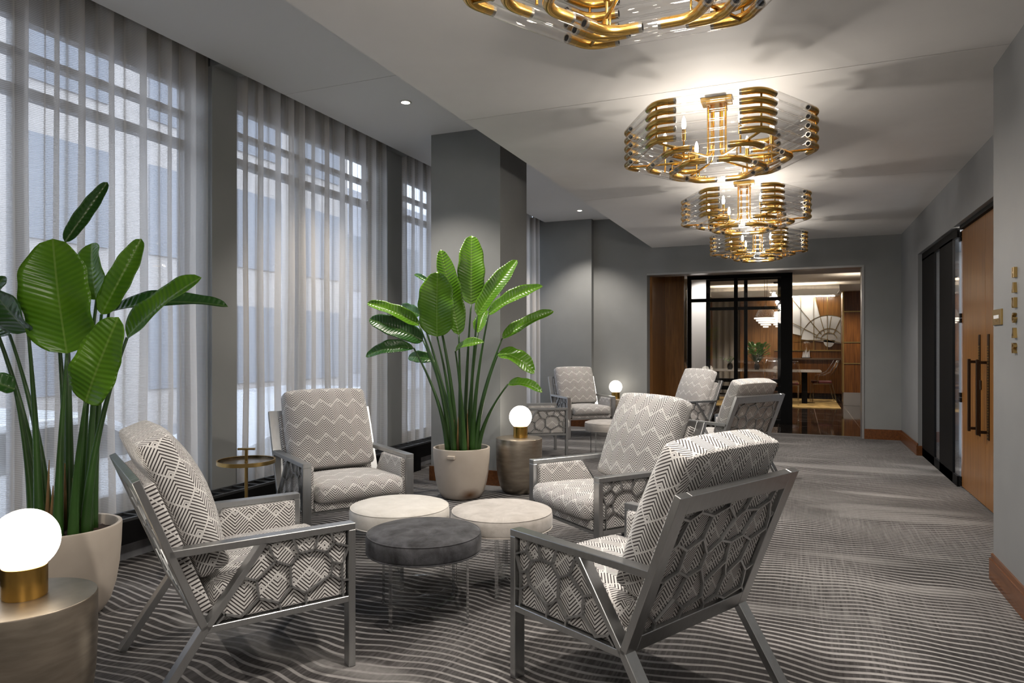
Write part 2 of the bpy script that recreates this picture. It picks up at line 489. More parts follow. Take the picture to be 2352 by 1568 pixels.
# left wall: piers, header over the windows, low sill
WINS = [(1.45, 3.95), (4.20, 6.37), (6.66, 8.95), (9.20, 11.20)]
bm = MB()
ys = [Y0] + [y for w in WINS for y in w] + [YB]
for i in range(0, len(ys), 2):
    bm.box(-4.45, XW, ys[i], ys[i+1], 0, ZS)
    bm.box(XW-.02, SLOT, ys[i], ys[i+1], ZS-.0, ZS+.2)
bm.box(-4.45, -4.30, Y0, YB, 3.36, ZS+.25)
bm.box(-4.45, -4.30, Y0, YB, -.1, .25)
S(bm.build('wall_left', M_WALL))
for i, (a, b) in enumerate(WINS):
    w = empty('window_%d' % (i+1), (XL, (a+b)/2, 0)); S(w)
    h = (b-a)/2; fm = MB(); ym = .35*h
    for z0, z1 in ((.25, .33), (2.86, 2.92), (3.10, 3.14), (3.32, 3.38)): fm.box(-.04, .04, -h, h, z0, z1)
    for y in (-h+.03, ym-.45, h-.03): fm.box(-.04, .04, y-.035, y+.035, .25, 3.38)
    fm.build('window_frame', plain('window_frame_grey', (.30, .30, .31), .4), w)
    MB().box(-.006, .006, -h, h, .25, 3.38).build('window_glass', M_PANE, w)
# structural column near the middle windows
S(MB().box(-3.42, -2.66, 6.10, 6.80, 0, ZS).build('wall_column', M_WALL))
S(MB().box(-3.435, -2.645, 6.085, 6.815, 0, .145).build('baseboard_column', M_BASEB))
# back wall with its tall opening
OX0, OX1, OZ = -2.287, .893, 2.54
bm = MB()
bm.box(-3.19, OX0, YB, YB+.24, 0, ZS+.1)
bm.box(-4.5, -3.19, YB-.13, YB+.24, 0, ZS+.1)
bm.box(OX1, 1.9, YB, YB+.24, 0, ZS)
bm.box(OX0, OX1, YB, YB+.24, OZ, ZS+.1)
S(bm.build('wall_back', M_WALL))
bm = MB()
bm.box(OX0-.0, OX1, YB-.012, YB+.26, OZ-.03, OZ)
bm.box(OX1-.03, OX1-.001, YB-.012, YB+.26, .0, OZ-.03)
S(bm.build('trim_opening', plain('grey_metal_trim', (.34, .34, .34), .35, .5)))
bm = MB(); bm.box(-4.0, -3.2, YB-.15, YB-.13, 0, .145); bm.box(-3.2, OX0, YB-.02, YB, 0, .145); bm.box(OX1, XR, YB-.02, YB, 0, .145)
S(bm.build('baseboard_back', M_BASEB))
# right side: near wall, recess with doors
S(MB().box(XN, 1.9, Y0, YN, 0, ZC).build('wall_right', M_WALLR))
bm = MB(); bm.box(XR, 1.9, YN, 5.88, 0, 2.49); bm.box(XR, 1.9, 9.80, YB, 0, ZC); bm.box(XR, 1.9, YN, 9.80, 2.49, ZC)
S(bm.build('wall_recess', M_WALLR))
bm = MB()
bm.box(XN-.018, XN, Y0, YN+.018, 0, .12); bm.box(XN-.010, XN, Y0, YN+.010, .12, .15)
S(bm.build('baseboard_right', M_BASEB))
bm = MB(); bm.box(XR-.018, XR, 9.782, YB, 0, .12); bm.box(XR-.010, XR, 9.79, YB, .12, .15); bm.box(XR, XR+.06, 9.782, 9.80, 0, .12)
S(bm.build('baseboard_recess', M_BASEB))
S(MB().box(-4.6, 1.9, Y0-.1, Y0, 0, ZS).build('wall_front', M_WALL))
# glazed screen beside the doors
XD = 1.445
sd = empty('door_1', (XD, 8.6, 0)); S(sd)
bm = MB()
bm.box(-.03, -.006, 7.77-8.6, 9.80-8.6, 2.40, 2.49)
bm.box(-.03, .06, 6.2-8.6-1.3, 7.66-8.6, 2.455, 2.49)
for a, b in ((8.98, 9.79), (7.98, 8.66)): bm.box(-.03, -.006, a-8.6, b-8.6, 0, 2.42)
bm.box(-.03, -.006, 7.77-8.6, 9.80-8.6, 0, .10)
bm.build('door_frame', M_BLACK, sd)
MB().box(-.019, -.013, 7.755-8.6, 9.74-8.6, .1, 2.42).build('door_glass', M_PANE, sd)
S(MB().box(XD+.9, XD+1.0, 4.9, 10.2, 0, 2.6).build('wall_beyond_doors', plain('grey_hall_paint', (.30, .29, .28), .7)))
for i, (a, b) in enumerate(((6.83, 7.745), (5.90, 6.825))):
    d = empty('door_%d' % (i+2), (XD, (a+b)/2, 0)); S(d)
    h = (b-a)/2
    MB().box(0, .045, -h, h, .012, 2.455).build('door_leaf', M_WOOD, d, bevel=.002)
    hy = -h+.20 if i == 0 else h-.10
    if i == 0:
        m = MB()
        for z in (2.40, 1.62, .86, .06): m.box(-.012, .05, h-.03, h+.05, z-.045, z-.003).box(-.012, .05, h-.03, h+.05, z+.003, z+.045)
        m.build('patch_fitting', M_BLACK, d)
        MB().box(-.012, 0, -h+.115, -h+.15, .98, 1.06).build('lock_cylinder', M_BRONZE, d, bevel=.004)
    m = MB(); m.box(-.075, -.055, hy+.04, hy+.075, .61, 1.24)
    for z in (.635, 1.215): m.box(-.06, 0, hy+.048, hy+.067, z-.012, z+.012)
    m.build('door_handle', M_BRONZE, d, bevel=.002)
    m = MB(); m.box(-.008, 0, hy-.045, hy+.005, .58, 1.45)
    m.build('handle_plate', M_BRONZE, d)
    m = MB()
    for k in range(34): m.box(-.012, -.006, hy-.035, hy-.012, .60+k*.0225, .612+k*.0225)
    m.build('stud_row', M_BRASSD, d)

# downlights of the strip ceiling
for i, y in enumerate((5.19, 10.38)):
    o = empty('downlight', (-3.165, y, ZS), 0,
              ('recessed downlight in the ceiling before the grey column', 'recessed downlight in the far ceiling before the back wall')[i], 'ceiling light', 'downlights over the windows')
    MB().lathe([(.034, -.004), (.052, -.006), (.052, 0), (.034, 0)], 24, close=True).build('trim_ring', M_WHITE, o, smooth=True)
    MB().lathe([(0, -.002), (.034, -.002), (.034, .0), (0, 0)], 24).build('lens', M_SPOT, o)

# radiator cover along the windows
o = empty('radiator_cover', (-3.89, 4.3, 0), 0, 'long black metal heating cover under the curtains with a slotted top', 'radiator cover')
m = MB(); m.box(-.10, .09, -4.2, 6.7, .137, .275); m.box(.03, .09, 1.95, 2.25, 0, .14); m.box(.03, .09, -1.0, -.8, 0, .14)
m.build('casing', M_BLACK, o)
m = MB()
y = -4.2
m.box(.07, .09, -4.2, 6.7, .275, .292); m.box(-.10, -.08, -4.2, 6.7, .275, .292)
while y < 6.65:
    m.box(-.08, .07, y, y+.012, .275, .29); y += .115
m.build('grille', plain('grille_grey', (.045, .047, .05), .45, .3), o)
S(MB().box(-3.955, -3.935, Y0, YB-.2, 0, .135).build('trim_1', plain('pale_metal_skirting', (.33, .34, .36), .35, .4, noise=.4, nscale=(1, 9, 1))))

# ------------------------------------------------------------------ curtains
def curtain(y0, y1, seed, label):
    rnd = random.Random(seed)
    pts = []; y = y0; s_ = 0
    segs = []
    while y < y1:
        w = rnd.uniform(.06, .15)
        segs.append((w, rnd.uniform(.034, .078))); y += w
    k = (y1-y0)/sum(w for w, a in segs)
    y = y0; sign = 1; prof = []
    for w, a in segs:
        n = 9
        for i in range(n):
            t = i/n
            prof.append((y + w*k*(t - .24*math.sin(2*PI*t)), sign*a*math.sin(PI*t)))
        y += w*k; sign = -sign
    prof.append((y1, 0))
    zs = [.015, .5, 1.0, 1.5, 2.0, 2.5, 3.0, 3.4, ZS+.10]
    nrow = len(prof); m = MB()
    off = [rnd.uniform(-.03, .03) for _ in zs]
    for zi, z in enumerate(zs):
        fl = .75 + .35*(1 - z/3.5)
        for i, (yy, xx) in enumerate(prof):
            dr = .012*math.sin(yy*7 + zi*1.3 + seed)*(1 - z/3.6)
            m.v.append(Vector((-4.135 + xx*fl*(.8 if xx > 0 else 1.0) + .008*math.sin(yy*3.1), min(max(yy + dr, y0), y1), z)))
    for zi in range(len(zs)-1):
        for i in range(nrow-1):
            a = zi*nrow+i
            m.f.append([a, a+1, a+nrow+1, a+nrow])
    o = m.build('sheer_curtain', M_CURT, smooth=True)
    tag(o, label, 'curtain', 'sheer curtains at the windows')
    return o
cl = ['sheer pleated curtain hanging behind the nearest potted plant', 'sheer pleated curtain behind the armchair with the little brass table',
      'sheer pleated curtain just left of the grey column', 'sheer pleated curtain beyond the column beside the far armchairs']
for i, (a, b) in enumerate(WINS): curtain(a+.01 if i else 1.5, b-.012, 11+i, cl[i])

# ------------------------------------------------------------------ outside: street, facades, parked cars
S(MB().box(-40, -4.5, -30, 60, -.9, -.8).build('street_ground', plain('asphalt', (.22, .22, .23), .8)))
def facade(x, y0, y1, h, col, label, nwin, rows):
    b = empty('city_building', (x, (y0+y1)/2, -.8), 0, label, 'building')
    w = (y1-y0)/2
    MB().box(-4, 0, -w, w, 0, h).build('facade', plain('facade_'+label[:8].replace(' ', '_'), col, .8, noise=.1), b)
    gm = plain('office_glass', (.22, .24, .28), .3)
    for r in range(rows):
        for c in range(nwin):
            yy = -w + (c+.5)*2*w/nwin
            MB().box(0, .06, yy-w/nwin*.62, yy+w/nwin*.62, 1.0+r*3.6, 3.4+r*3.6).build('facade_window', gm, b)
facade(-15, -4, 8.5, 7.0, (.42, .42, .45), 'low grey building across the street seen through the sheers', 4, 2)
facade(-16, 9.5, 22, 12.0, (.50, .46, .43), 'tall tan building across the street seen through the sheers', 4, 3)
facade(-18, 23, 40, 9.0, (.45, .46, .50), 'blue grey building farther down the street', 4, 2)
def car(x, y, col, label):
    c = empty('parked_car', (x, y, -.8), 0, label, 'car', 'cars parked along the street')
    side = [(-2.15, .3), (-2.2, .75), (-1.5, .92), (-.85, 1.42), (.75, 1.45), (1.55, .98), (2.15, .88), (2.2, .3)]
    MB().prism(side, 0, -.85, .85).build('car_body', plain('car_paint_'+label[:5], col, .25), c, bevel=.06, seg=2)
    gm = plain('car_glass', (.04, .05, .06), .08)
    MB().prism([(-1.3, .95), (-.8, 1.34), (.7, 1.36), (1.3, .98)], 0, -.86, .86).build('side_glass', gm, c)
    for yy in (-1.35, 1.35):
        for xx in (-.78, .78):
            w = MB(); w.lathe([(0, -.1), (.33, -.1), (.33, .1), (0, .1)], 20)
            o = w.build('wheel', plain('tyre', (.02, .02, .02), .8), c); o.rotation_euler = (0, PI/2, 0); o.location = (xx, yy, .33)
car(-7.6, 4.3, (.75, .76, .78), 'white car parked outside the window behind the near plant')
car(-7.8, 9.4, (.70, .72, .75), 'silver car parked outside the window behind the window armchair')

# ------------------------------------------------------------------ armchair
W, BW, T = .385, .055, .028
H = .605
V0 = Vector((0, -.592, .295))
BD = Vector((0, -.370, .929)); BN = Vector((0, .929, .370))
BL = .621

def clip_poly_line(a, b, rect):
    x0, x1, y0, y1 = rect
    t0, t1 = 0., 1.
    dx, dy = b[0]-a[0], b[1]-a[1]
    for p, q in ((-dx, a[0]-x0), (dx, x1-a[0]), (-dy, a[1]-y0), (dy, y1-a[1])):
        if abs(p) < 1e-9:
            if q < 0: return None
        else:
            t = q/p
            if p < 0: t0 = max(t0, t)
            else: t1 = min(t1, t)
    if t0 >= t1: return None
    return ((a[0]+dx*t0, a[1]+dy*t0), (a[0]+dx*t1, a[1]+dy*t1))

def honeycomb(rect, r, jit, rot, sx=1.0, seed=3):
    rnd = random.Random(seed); nodes = {}; segs = set()
    def key(x, y): return (round(x/r*4), round(y/r*4))
    for i in range(-9, 10):
        for j in range(-9, 10):
            cx_ = r*1.5*i; cy_ = r*math.sqrt(3)*(j + .5*(i % 2))
            ps = [(cx_+r*math.cos(k*PI/3), cy_+r*math.sin(k*PI/3)) for k in range(6)]
            ks = []
            for p in ps:
                kk = key(*p)
                if kk not in nodes: nodes[kk] = (p[0]+rnd.uniform(-jit, jit), p[1]+rnd.uniform(-jit, jit))
                ks.append(kk)
            for k in range(6):
                segs.add(tuple(sorted((ks[k], ks[(k+1) % 6]))))
    out = []
    c_, s_ = math.cos(rot), math.sin(rot)
    mx, my = (rect[0]+rect[1])/2, (rect[2]+rect[3])/2
    for a, b in sorted(segs):
        pa, pb = nodes[a], nodes[b]
        pa = (mx+c_*pa[0]*sx-s_*pa[1], my+s_*pa[0]*sx+c_*pa[1]); pb = (mx+c_*pb[0]*sx-s_*pb[1], my+s_*pb[0]*sx+c_*pb[1])
        q = clip_poly_line(pa, pb, rect)
        if q: out.append(q)
    return out

LN = dict(A=(-.358, .559), B=(-.33, .499), C=(-.274, .473), D=(-.237, .515), E=(-.174, .519), F=(-.124, .502), G=(-.097, .454),
          H=(-.056, .44), T1=(-.263, .577), T2=(-.157, .577), T3=(-.106, .577), I=(-.09, .533), I2=(-.028, .509), J=(-.107, .403),
          K=(-.056, .372), K2=(-.028, .369), L=(-.21, .35), M=(-.27, .389), N=(-.317, .333), O=(-.396, .367), P=(-.405, .439),
          P2=(-.451, .456), Q=(-.464, .31), N2=(-.311, .30), L2=(-.21, .30), K3=(-.053, .30), S=(-.521, .332), S1=(-.535, .352),
          S2=(-.549, .305), A2=(-.376, .567), H2=(-.035, .452))
LS = 'A2-A A-B B-C C-D D-E E-F F-G G-H T1-D T2-E T3-I I-F I-I2 G-J J-K K-K2 H-K H-I2 J-L L-M M-C M-N N-O O-P P-B P-P2 O-Q N-N2 L-L2 K-K3 S-S1 S-S2 S-Q'.split()

def puff(x0, x1, y0, y1, z0, z1, crown, rad, nx=14, ny=12, nz=5, sag=0.0, pinch=0.0):
    """soft cushion as a rounded box; returns verts, faces, uvs in metres (UV continuous front-to-top)"""
    vs, fs, uvs = [], [], []
    cx_, cy_, cz_ = (x0+x1)/2, (y0+y1)/2, (z0+z1)/2
    hx, hy, hz = (x1-x0)/2, (y1-y0)/2, (z1-z0)/2
    def shape(a, b, c):
        # a, b, c in [-1, 1] on the cube surface -> rounded and crowned box
        p = Vector((a*hx, b*hy, c*hz))
        q = Vector((max(-hx+rad, min(hx-rad, p.x)), max(-hy+rad, min(hy-rad, p.y)), max(-hz+rad*.9, min(hz-rad*.9, p.z))))
        d = p - q
        if d.length > 1e-9: p = q + d.normalized()*min(rad, d.length if d.length < rad else rad)
        k = (1-abs(a)**2.4)*(1-abs(b)**2.4)
        p.z += crown*k*(1 if c > 0 else -.45)*abs(c)
        e = (1-a*a)*(1-c*c); p.y += (1 if b > 0 else -.4)*abs(b)*.022*e
        e2 = (1-b*b)*(1-c*c); p.x += (1 if a > 0 else -1)*abs(a)*.012*e2
        return (p.x+cx_, p.y+cy_, p.z+cz_)
    def lin(n): return [-math.cos(PI*i/n)*.35 + (-1+2*i/n)*.65 for i in range(n+1)]
    def face(fn, n, m, uvf):
        base = len(vs)
        A, B = lin(n), lin(m)
        for j in range(m+1):
            for i in range(n+1):
                a, b, c = fn(A[i], B[j])
                p = shape(a, b, c); vs.append(Vector(p)); uvs.append(uvf(a*hx, b*hy, c*hz))
        for j in range(m):
            for i in range(n):
                k = base + j*(n+1)+i
                fs.append([k, k+1, k+n+2, k+n+1])
    face(lambda s_, t: (s_, t, 1), nx, ny, lambda x, y, z: (x, hz + hy - y))
    face(lambda s_, t: (s_, t, -1), nx, ny, lambda x, y, z: (x, -hz - hy + y))
    face(lambda s_, t: (s_, 1, t), nx, nz, lambda x, y, z: (x, z))
    face(lambda s_, t: (s_, -1, t), nx, nz, lambda x, y, z: (x, z+hy*2+hz*2))
    face(lambda s_, t: (1, s_, t), ny, nz, lambda x, y, z: (y, z))
    face(lambda s_, t: (-1, s_, t), ny, nz, lambda x, y, z: (-y, z))
    m = MB(); m.v, m.f = vs, fs
    return m, uvs

def make_armchair():
    r = empty('armchair')
    xm = W - BW/2
    for q in (1, -1):
        x = q*xm
        MB().box(x-BW/2, x+BW/2, -.030, 0, 0, H-T).build('front_leg', M_STEEL, r, bevel=.0025)
        MB().box(x-BW/2, x+BW/2, -.715, 0, H-T, H).build('arm', M_STEEL, r, bevel=.0025)
        MB().bar((x, -.03, .289), (x, -.585, .289), BW, .026).build('side_rail', M_STEEL, r, bevel=.002)
        MB().bar((x, -.585, .295), (x, -.376, .580), BW, .024).build('brace', M_STEEL, r, bevel=.002)
        MB().bar((x, -.588, .297), (x, -.787, .004), BW, .030, ext=.004).build('rear_leg', M_STEEL, r, bevel=.002)
        m = MB()
        for sgm in LS:
            a, b = sgm.split('-'); a, b = LN[a], LN[b]
            m.bar((q*(W-.010), a[0], a[1]), (q*(W-.010), b[0], b[1]), .012, .0078, ext=.003)
        m.build('side_lattice', M_STEEL, r)
        m = MB(); poly = [(-.032, .302), (-.032, .576), (-.372, .576), (-.572, .302)]
        m.prism(poly, 0, q*(W-.020), q*(W-.082))
        m.build('side_panel', M_FAB, r, uvbox=True, bevel=.010, seg=3)
    # reclined back frame
    def bp(x, s_, n): return Vector((x, 0, 0)) + V0 + BD*s_ + BN*n
    m = MB()
    for q in (1, -1):
        xo, xi = q*W, q*(W-.062)
        vs = [bp(x, s_, n) for s_ in (-.004, BL) for n in (-.014, .014) for x in (xi, xo)]
        m.add(vs, [(0, 2, 3, 1), (4, 5, 7, 6), (0, 1, 5, 4), (2, 6, 7, 3), (0, 4, 6, 2), (1, 3, 7, 5)])
    for s0, s1 in ((-.004, .066), (BL-.072, BL)):
        vs = [bp(x, s_, n) for s_ in (s0, s1) for n in (-.0138, .0138) for x in (-W+.061, W-.061)]
        m.add(vs, [(0, 2, 3, 1), (4, 5, 7, 6), (0, 1, 5, 4), (2, 6, 7, 3), (0, 4, 6, 2), (1, 3, 7, 5)])
    m.build('back_frame', M_STEEL, r, bevel=.002)
    m = MB()
    for a, b in honeycomb((-W+.062, W-.062, .066, BL-.072), .086, .021, .42, 1.0, 5):
        m.bar(bp(a[0], a[1], -.004), bp(b[0], b[1], -.004), .012, .008, side=BN, ext=.003)
    m.build('back_lattice', M_STEEL, r)
    m = MB()
    vs = [bp(x, s_, n) for s_ in (.03, BL-.045) for n in (.004, .056) for x in (-W+.064, W-.064)]
    m.add(vs, [(0, 2, 3, 1), (4, 5, 7, 6), (0, 1, 5, 4), (2, 6, 7, 3), (0, 4, 6, 2), (1, 3, 7, 5)])
    uv = [(x + n, s_ + n) for s_ in (.03, BL-.045) for n in (.004, .056) for x in (-W+.064, W-.064)]
    m.build('back_panel', M_FAB, r, uvs=uv, bevel=.008, seg=2)
    m = MB().box(-W+.083, W-.083, -.55, -.012, .288, .342)
    m.build('seat_deck', M_FAB, r, uvbox=True, bevel=.008, seg=2)
    MB().box(-W+BW, W-BW, -.026, -.004, .272, .288).build('front_rail', M_STEEL, r)
    hx = W-.085
    m, uv = puff(-hx, hx, -.555, .040, .340, .462, .034, .045)
    # slope the seat slightly down to the rear
    for p in m.v: p.z += (p.y)*.03
    m.build('seat_cushion', M_FAB, r, smooth=True, uvs=uv, weld=False)
    m, uv = puff(-.305, .305, 0, .125, 0, .575, .0, .030, 16, 8, 16)
    nv = []
    for p in m.v:
        s_ = p.z + .145; n = p.y + .058
        k = (1-min(1, abs(p.x)/.305)**2.4)*(1-min(1, abs(p.z-.29)/.29)**2.4)
        if p.y > .06: n += .042*k
        s_ += .014*(1-abs(p.x/.305)**3)*(1 if p.z > .29 else -.3)*min(1, abs(p.z-.29)/.29)
        if p.z > .3: n -= .012*((p.z-.3)/.28)
        nv.append(Vector((p.x, 0, 0)) + V0 + BD*s_ + BN*n)
    m.v = nv
    m.build('back_cushion', M_FAB, r, smooth=True, uvs=uv)
    return r

CH = [
 ((-2.053, 2.635), -.557, 'patterned armchair beside the nearest plant, seen from its side, back to the window'),
 ((-.914, 2.936), 1.104, 'patterned armchair nearest the camera, seen from behind with its steel lattice back'),
 ((-2.674, 3.824), -2.153, 'patterned armchair facing the camera, beside the little brass table at the window'),
 ((-1.340, 4.011), 2.478, 'patterned armchair behind the beige ottoman, its back towards the corridor'),
 ((-2.753, 8.258), -1.048, 'far patterned armchair mostly hidden behind the globe lamp by the column'),
 ((-2.802, 9.795), -2.452, 'far patterned armchair facing the camera in front of the window curtain'),
 ((-1.811, 9.621), 2.378, 'far patterned armchair in front of the walnut door panel'),
 ((-1.029, 7.581), 1.004, 'far patterned armchair showing its whole lattice back to the corridor'),
]
ch0 = make_armchair()
for i, (p, a, lb) in enumerate(CH):
    o = ch0 if i == 0 else copy_tree(ch0)
    o.location = (p[0], p[1], 0); o.rotation_euler = (0, 0, a)
    tag(o, lb, 'armchair', 'lounge armchairs in chevron fabric')

# ------------------------------------------------------------------ ottomans on acrylic bases
def make_ottoman(mat, pm):
    r = empty('ottoman')
    prof = [(0, .322), (.270, .322), (.284, .328), (.289, .345), (.290, .385), (.287, .408), (.280, .418), (.255, .428), (.18, .435), (0, .438)]
    MB().lathe(prof, 64).build('cushion', mat, r, smooth=True)
    m = MB()
    for R, z in ((.283, .4155), (.286, .330)):
        m.tube([(R*math.cos(t*PI/32), R*math.sin(t*PI/32), z) for t in range(65)], .0035, 6, cap=False)
    m.build('piping', pm, r, smooth=True)
    for k in range(2):
        R = .262
        top = [(-R, .32)] + [(-R+.022, .32)] + [((-1+2*i/16)*(R-.03), .10+.20*abs(-1+2*i/16)**2.2) for i in range(17)] + [(R-.022, .32), (R, .32)]
        poly = [(-R, .003), (-.06, .003), (-.03, .03), (.03, .03), (.06, .003), (R, .003)] + top[::-1]
        a = k*PI/2
        if k == 0:
            o = MB().prism(poly, 1, -.010, .010).build('acrylic_leg', M_ACRYL, r, bevel=.0015)
        else:
            # the second sheet is let into the first: two halves meeting it
            o = MB().prism(poly, 1, -.010, .010).build('acrylic_leg', M_ACRYL, r, bevel=.0015)
        o.rotation_euler = (0, 0, a)
        for q in (-1, 1):
            MB().box(q*R-.0016, q*R+.0016, -.0095, .0095, .006, .318).build('polished_edge', M_EDGE, o)
    return r
V_DARK = velvet('charcoal_velvet', (.010, .010, .012), (.085, .086, .096), 11)
V_WHITE = velvet('ivory_velvet', (.62, .59, .54), (.78, .75, .70), 8)
V_BEIGE = velvet('taupe_velvet', (.42, .385, .35), (.62, .58, .54), 9)
for (x, y, a, mt, lb) in (
    (-1.74, 3.03, 1.45, V_DARK, 'round charcoal velvet ottoman in front of the two pale ones'),
    (-2.155, 3.47, .6, V_WHITE, 'round ivory velvet ottoman beside the charcoal one, nearest the window'),
    (-1.560, 3.60, .3, V_BEIGE, 'round taupe velvet ottoman behind the charcoal one, nearest the corridor'),
    (-2.15, 8.25, .9, V_BEIGE, 'round pale ottoman among the far armchairs')):
    o = make_ottoman(mt, mt); o.location = (x, y, 0); o.rotation_euler = (0, 0, a)
    tag(o, lb, 'ottoman', 'round velvet ottomans on clear bases')

# ------------------------------------------------------------------ drum tables, globe lamps
def make_drum():
    r = empty('drum_table')
    prof = [(0, 0), (.13, 0), (.152, .012), (.178, .06), (.198, .14), (.210, .24), (.2145, .36), (.215, .494), (.2135, .4985)]
    MB().lathe(prof, 72).build('drum_body', M_DRUM, r, smooth=SM)
    MB().lathe([(0, .48), (.2134, .48), (.2134, .4985), (.212, .500), (0, .500)], 72).build('drum_top', plain('burnished_bronze_top', (.36, .31, .25), .36, .95, noise=.2, nscale=(9, 9, 9)), r, smooth=SM)
    return r
def make_lamp():
    r = empty('globe_lamp')
    MB().lathe([(0, 0), (.064, 0), (.064, .004), (.067, .005), (.067, .104), (.066, .105), (0, .105)], 56).build('lamp_base', M_BRASS, r, smooth=SM)
    n = 24; prof = [(.105*math.sin(PI*i/n), .190-.105*math.cos(PI*i/n)) for i in range(n+1)]
    prof[0] = (0, prof[0][1]); prof[-1] = (0, prof[-1][1])
    prof = [p for p in prof if p[1] > .106]; prof = [(0, .106)] + prof
    MB().lathe(prof, 48).build('globe', M_GLOBE, r, smooth=True)
    return r
d0, l0 = make_drum(), make_lamp()
DR = [((-2.410, 1.510), (-2.432, 1.526), 'nearest, at the left foreground', 'beside the nearest plant pot'),
      ((-2.395, 5.93), (-2.395, 5.965), 'beside the grey column and its potted plant', 'beside the grey column'),
      ((-2.715, 10.98), (-2.745, 11.0), 'by the far back wall', 'by the far back wall')]
for i, (p, q, a, b) in enumerate(DR):
    d = d0 if i == 0 else copy_tree(d0); d.location = (p[0], p[1], 0)
    tag(d, 'round bronze drum side table ' + a, 'side table', 'bronze drum tables')
    l = l0 if i == 0 else copy_tree(l0); l.location = (q[0], q[1], .5)
    tag(l, 'lit white globe lamp on brass base, on the drum table ' + b, 'lamp', 'globe table lamps')

# little brass drinks table with a T handle
r = empty('drinks_table', (-3.335, 3.49, 0), .45, 'small brass tray table with a T handle at the window side', 'side table')
MB().lathe([(0, 0), (.12, 0), (.12, .010), (.115, .012), (0, .012)], 40).build('base_plate', M_BRASSD, r, smooth=SM)
MB().tube([(0, 0, .01), (0, 0, .60)], .011, 14).build('stem', M_BRASSD, r, smooth=SM)
MB().lathe([(0, .585), (.176, .585), (.180, .588), (.180, .607), (.173, .607), (.173, .594), (0, .594)], 56).build('tray', plain('smoked_bronze_tray', (.19, .15, .10), .22, .95), r, smooth=SM)
MB().lathe([(.176, .583), (.182, .585), (.182, .609), (.173, .609), (.173, .600)], 56).build('tray_rim', M_BRASSD, r, smooth=SM)
m = MB(); m.bar((0, 0, .59), (0, 0, .675), .018, .010); m.bar((-.056, 0, .678), (.056, 0, .678), .018, .012, side=(0, 1, 0))
m.build('handle', M_BRASSD, r, bevel=.002)

# ------------------------------------------------------------------ potted plants
def blade(base, tip, width, face, bend, fold, wave=0.0, seed=0, nl=30, nw=12):
    """broad paddle leaf: curved midrib, gently folded and ribbed, with a small thickness of its own"""
    base, tip = Vector(base), Vector(tip)
    ax = tip-base; L = ax.length; d = ax.normalized()
    n = Vector(face); n = (n - d*n.dot(d)).normalized()
    s_ = d.cross(n)
    rnd = random.Random(seed); ph = rnd.uniform(0, 6)
    m = MB(); uvs = []
    for layer in (0, 1):
        for i in range(nl+1):
            t = i/nl
            w = width*.5*((max(0.0, 1-(2*max(0, t-.36)/1.28)**2.6)**.5) if t > .36 else max(0.0, 1-((.36-t)/.36)**2.6)**.55)*1.0
            w *= 1 + .035*math.sin(23*t+ph)
            c = base + ax*t + n*(bend*L*(4*t*(1-t))*.5)
            if bend < 0: c = base + ax*t + n*(bend*L*(t*t))
            for j in range(nw+1):
                q = -1 + 2*j/nw
                z = fold*w*(abs(q)**1.5) + wave*w*math.sin(9*t+ph+q*1.2)*abs(q)
                m.v.append(c + s_*(q*w) + n*(z - layer*.0016))
                uvs.append((q*w, t*L))
    rows = (nl+1)*(nw+1)
    for layer in (0, 1):
        for i in range(nl):
            for j in range(nw):
                a = layer*rows + i*(nw+1)+j
                m.f.append([a, a+1, a+nw+2, a+nw+1])
    edge = [i*(nw+1) for i in range(nl+1)] + [nl*(nw+1)+j for j in range(1, nw+1)] + [i*(nw+1)+nw for i in range(nl-1, -1, -1)]
    for k in range(len(edge)-1):
        a, b = edge[k], edge[k+1]
        m.f.append([a, b, b+rows, a+rows])
    return m, uvs

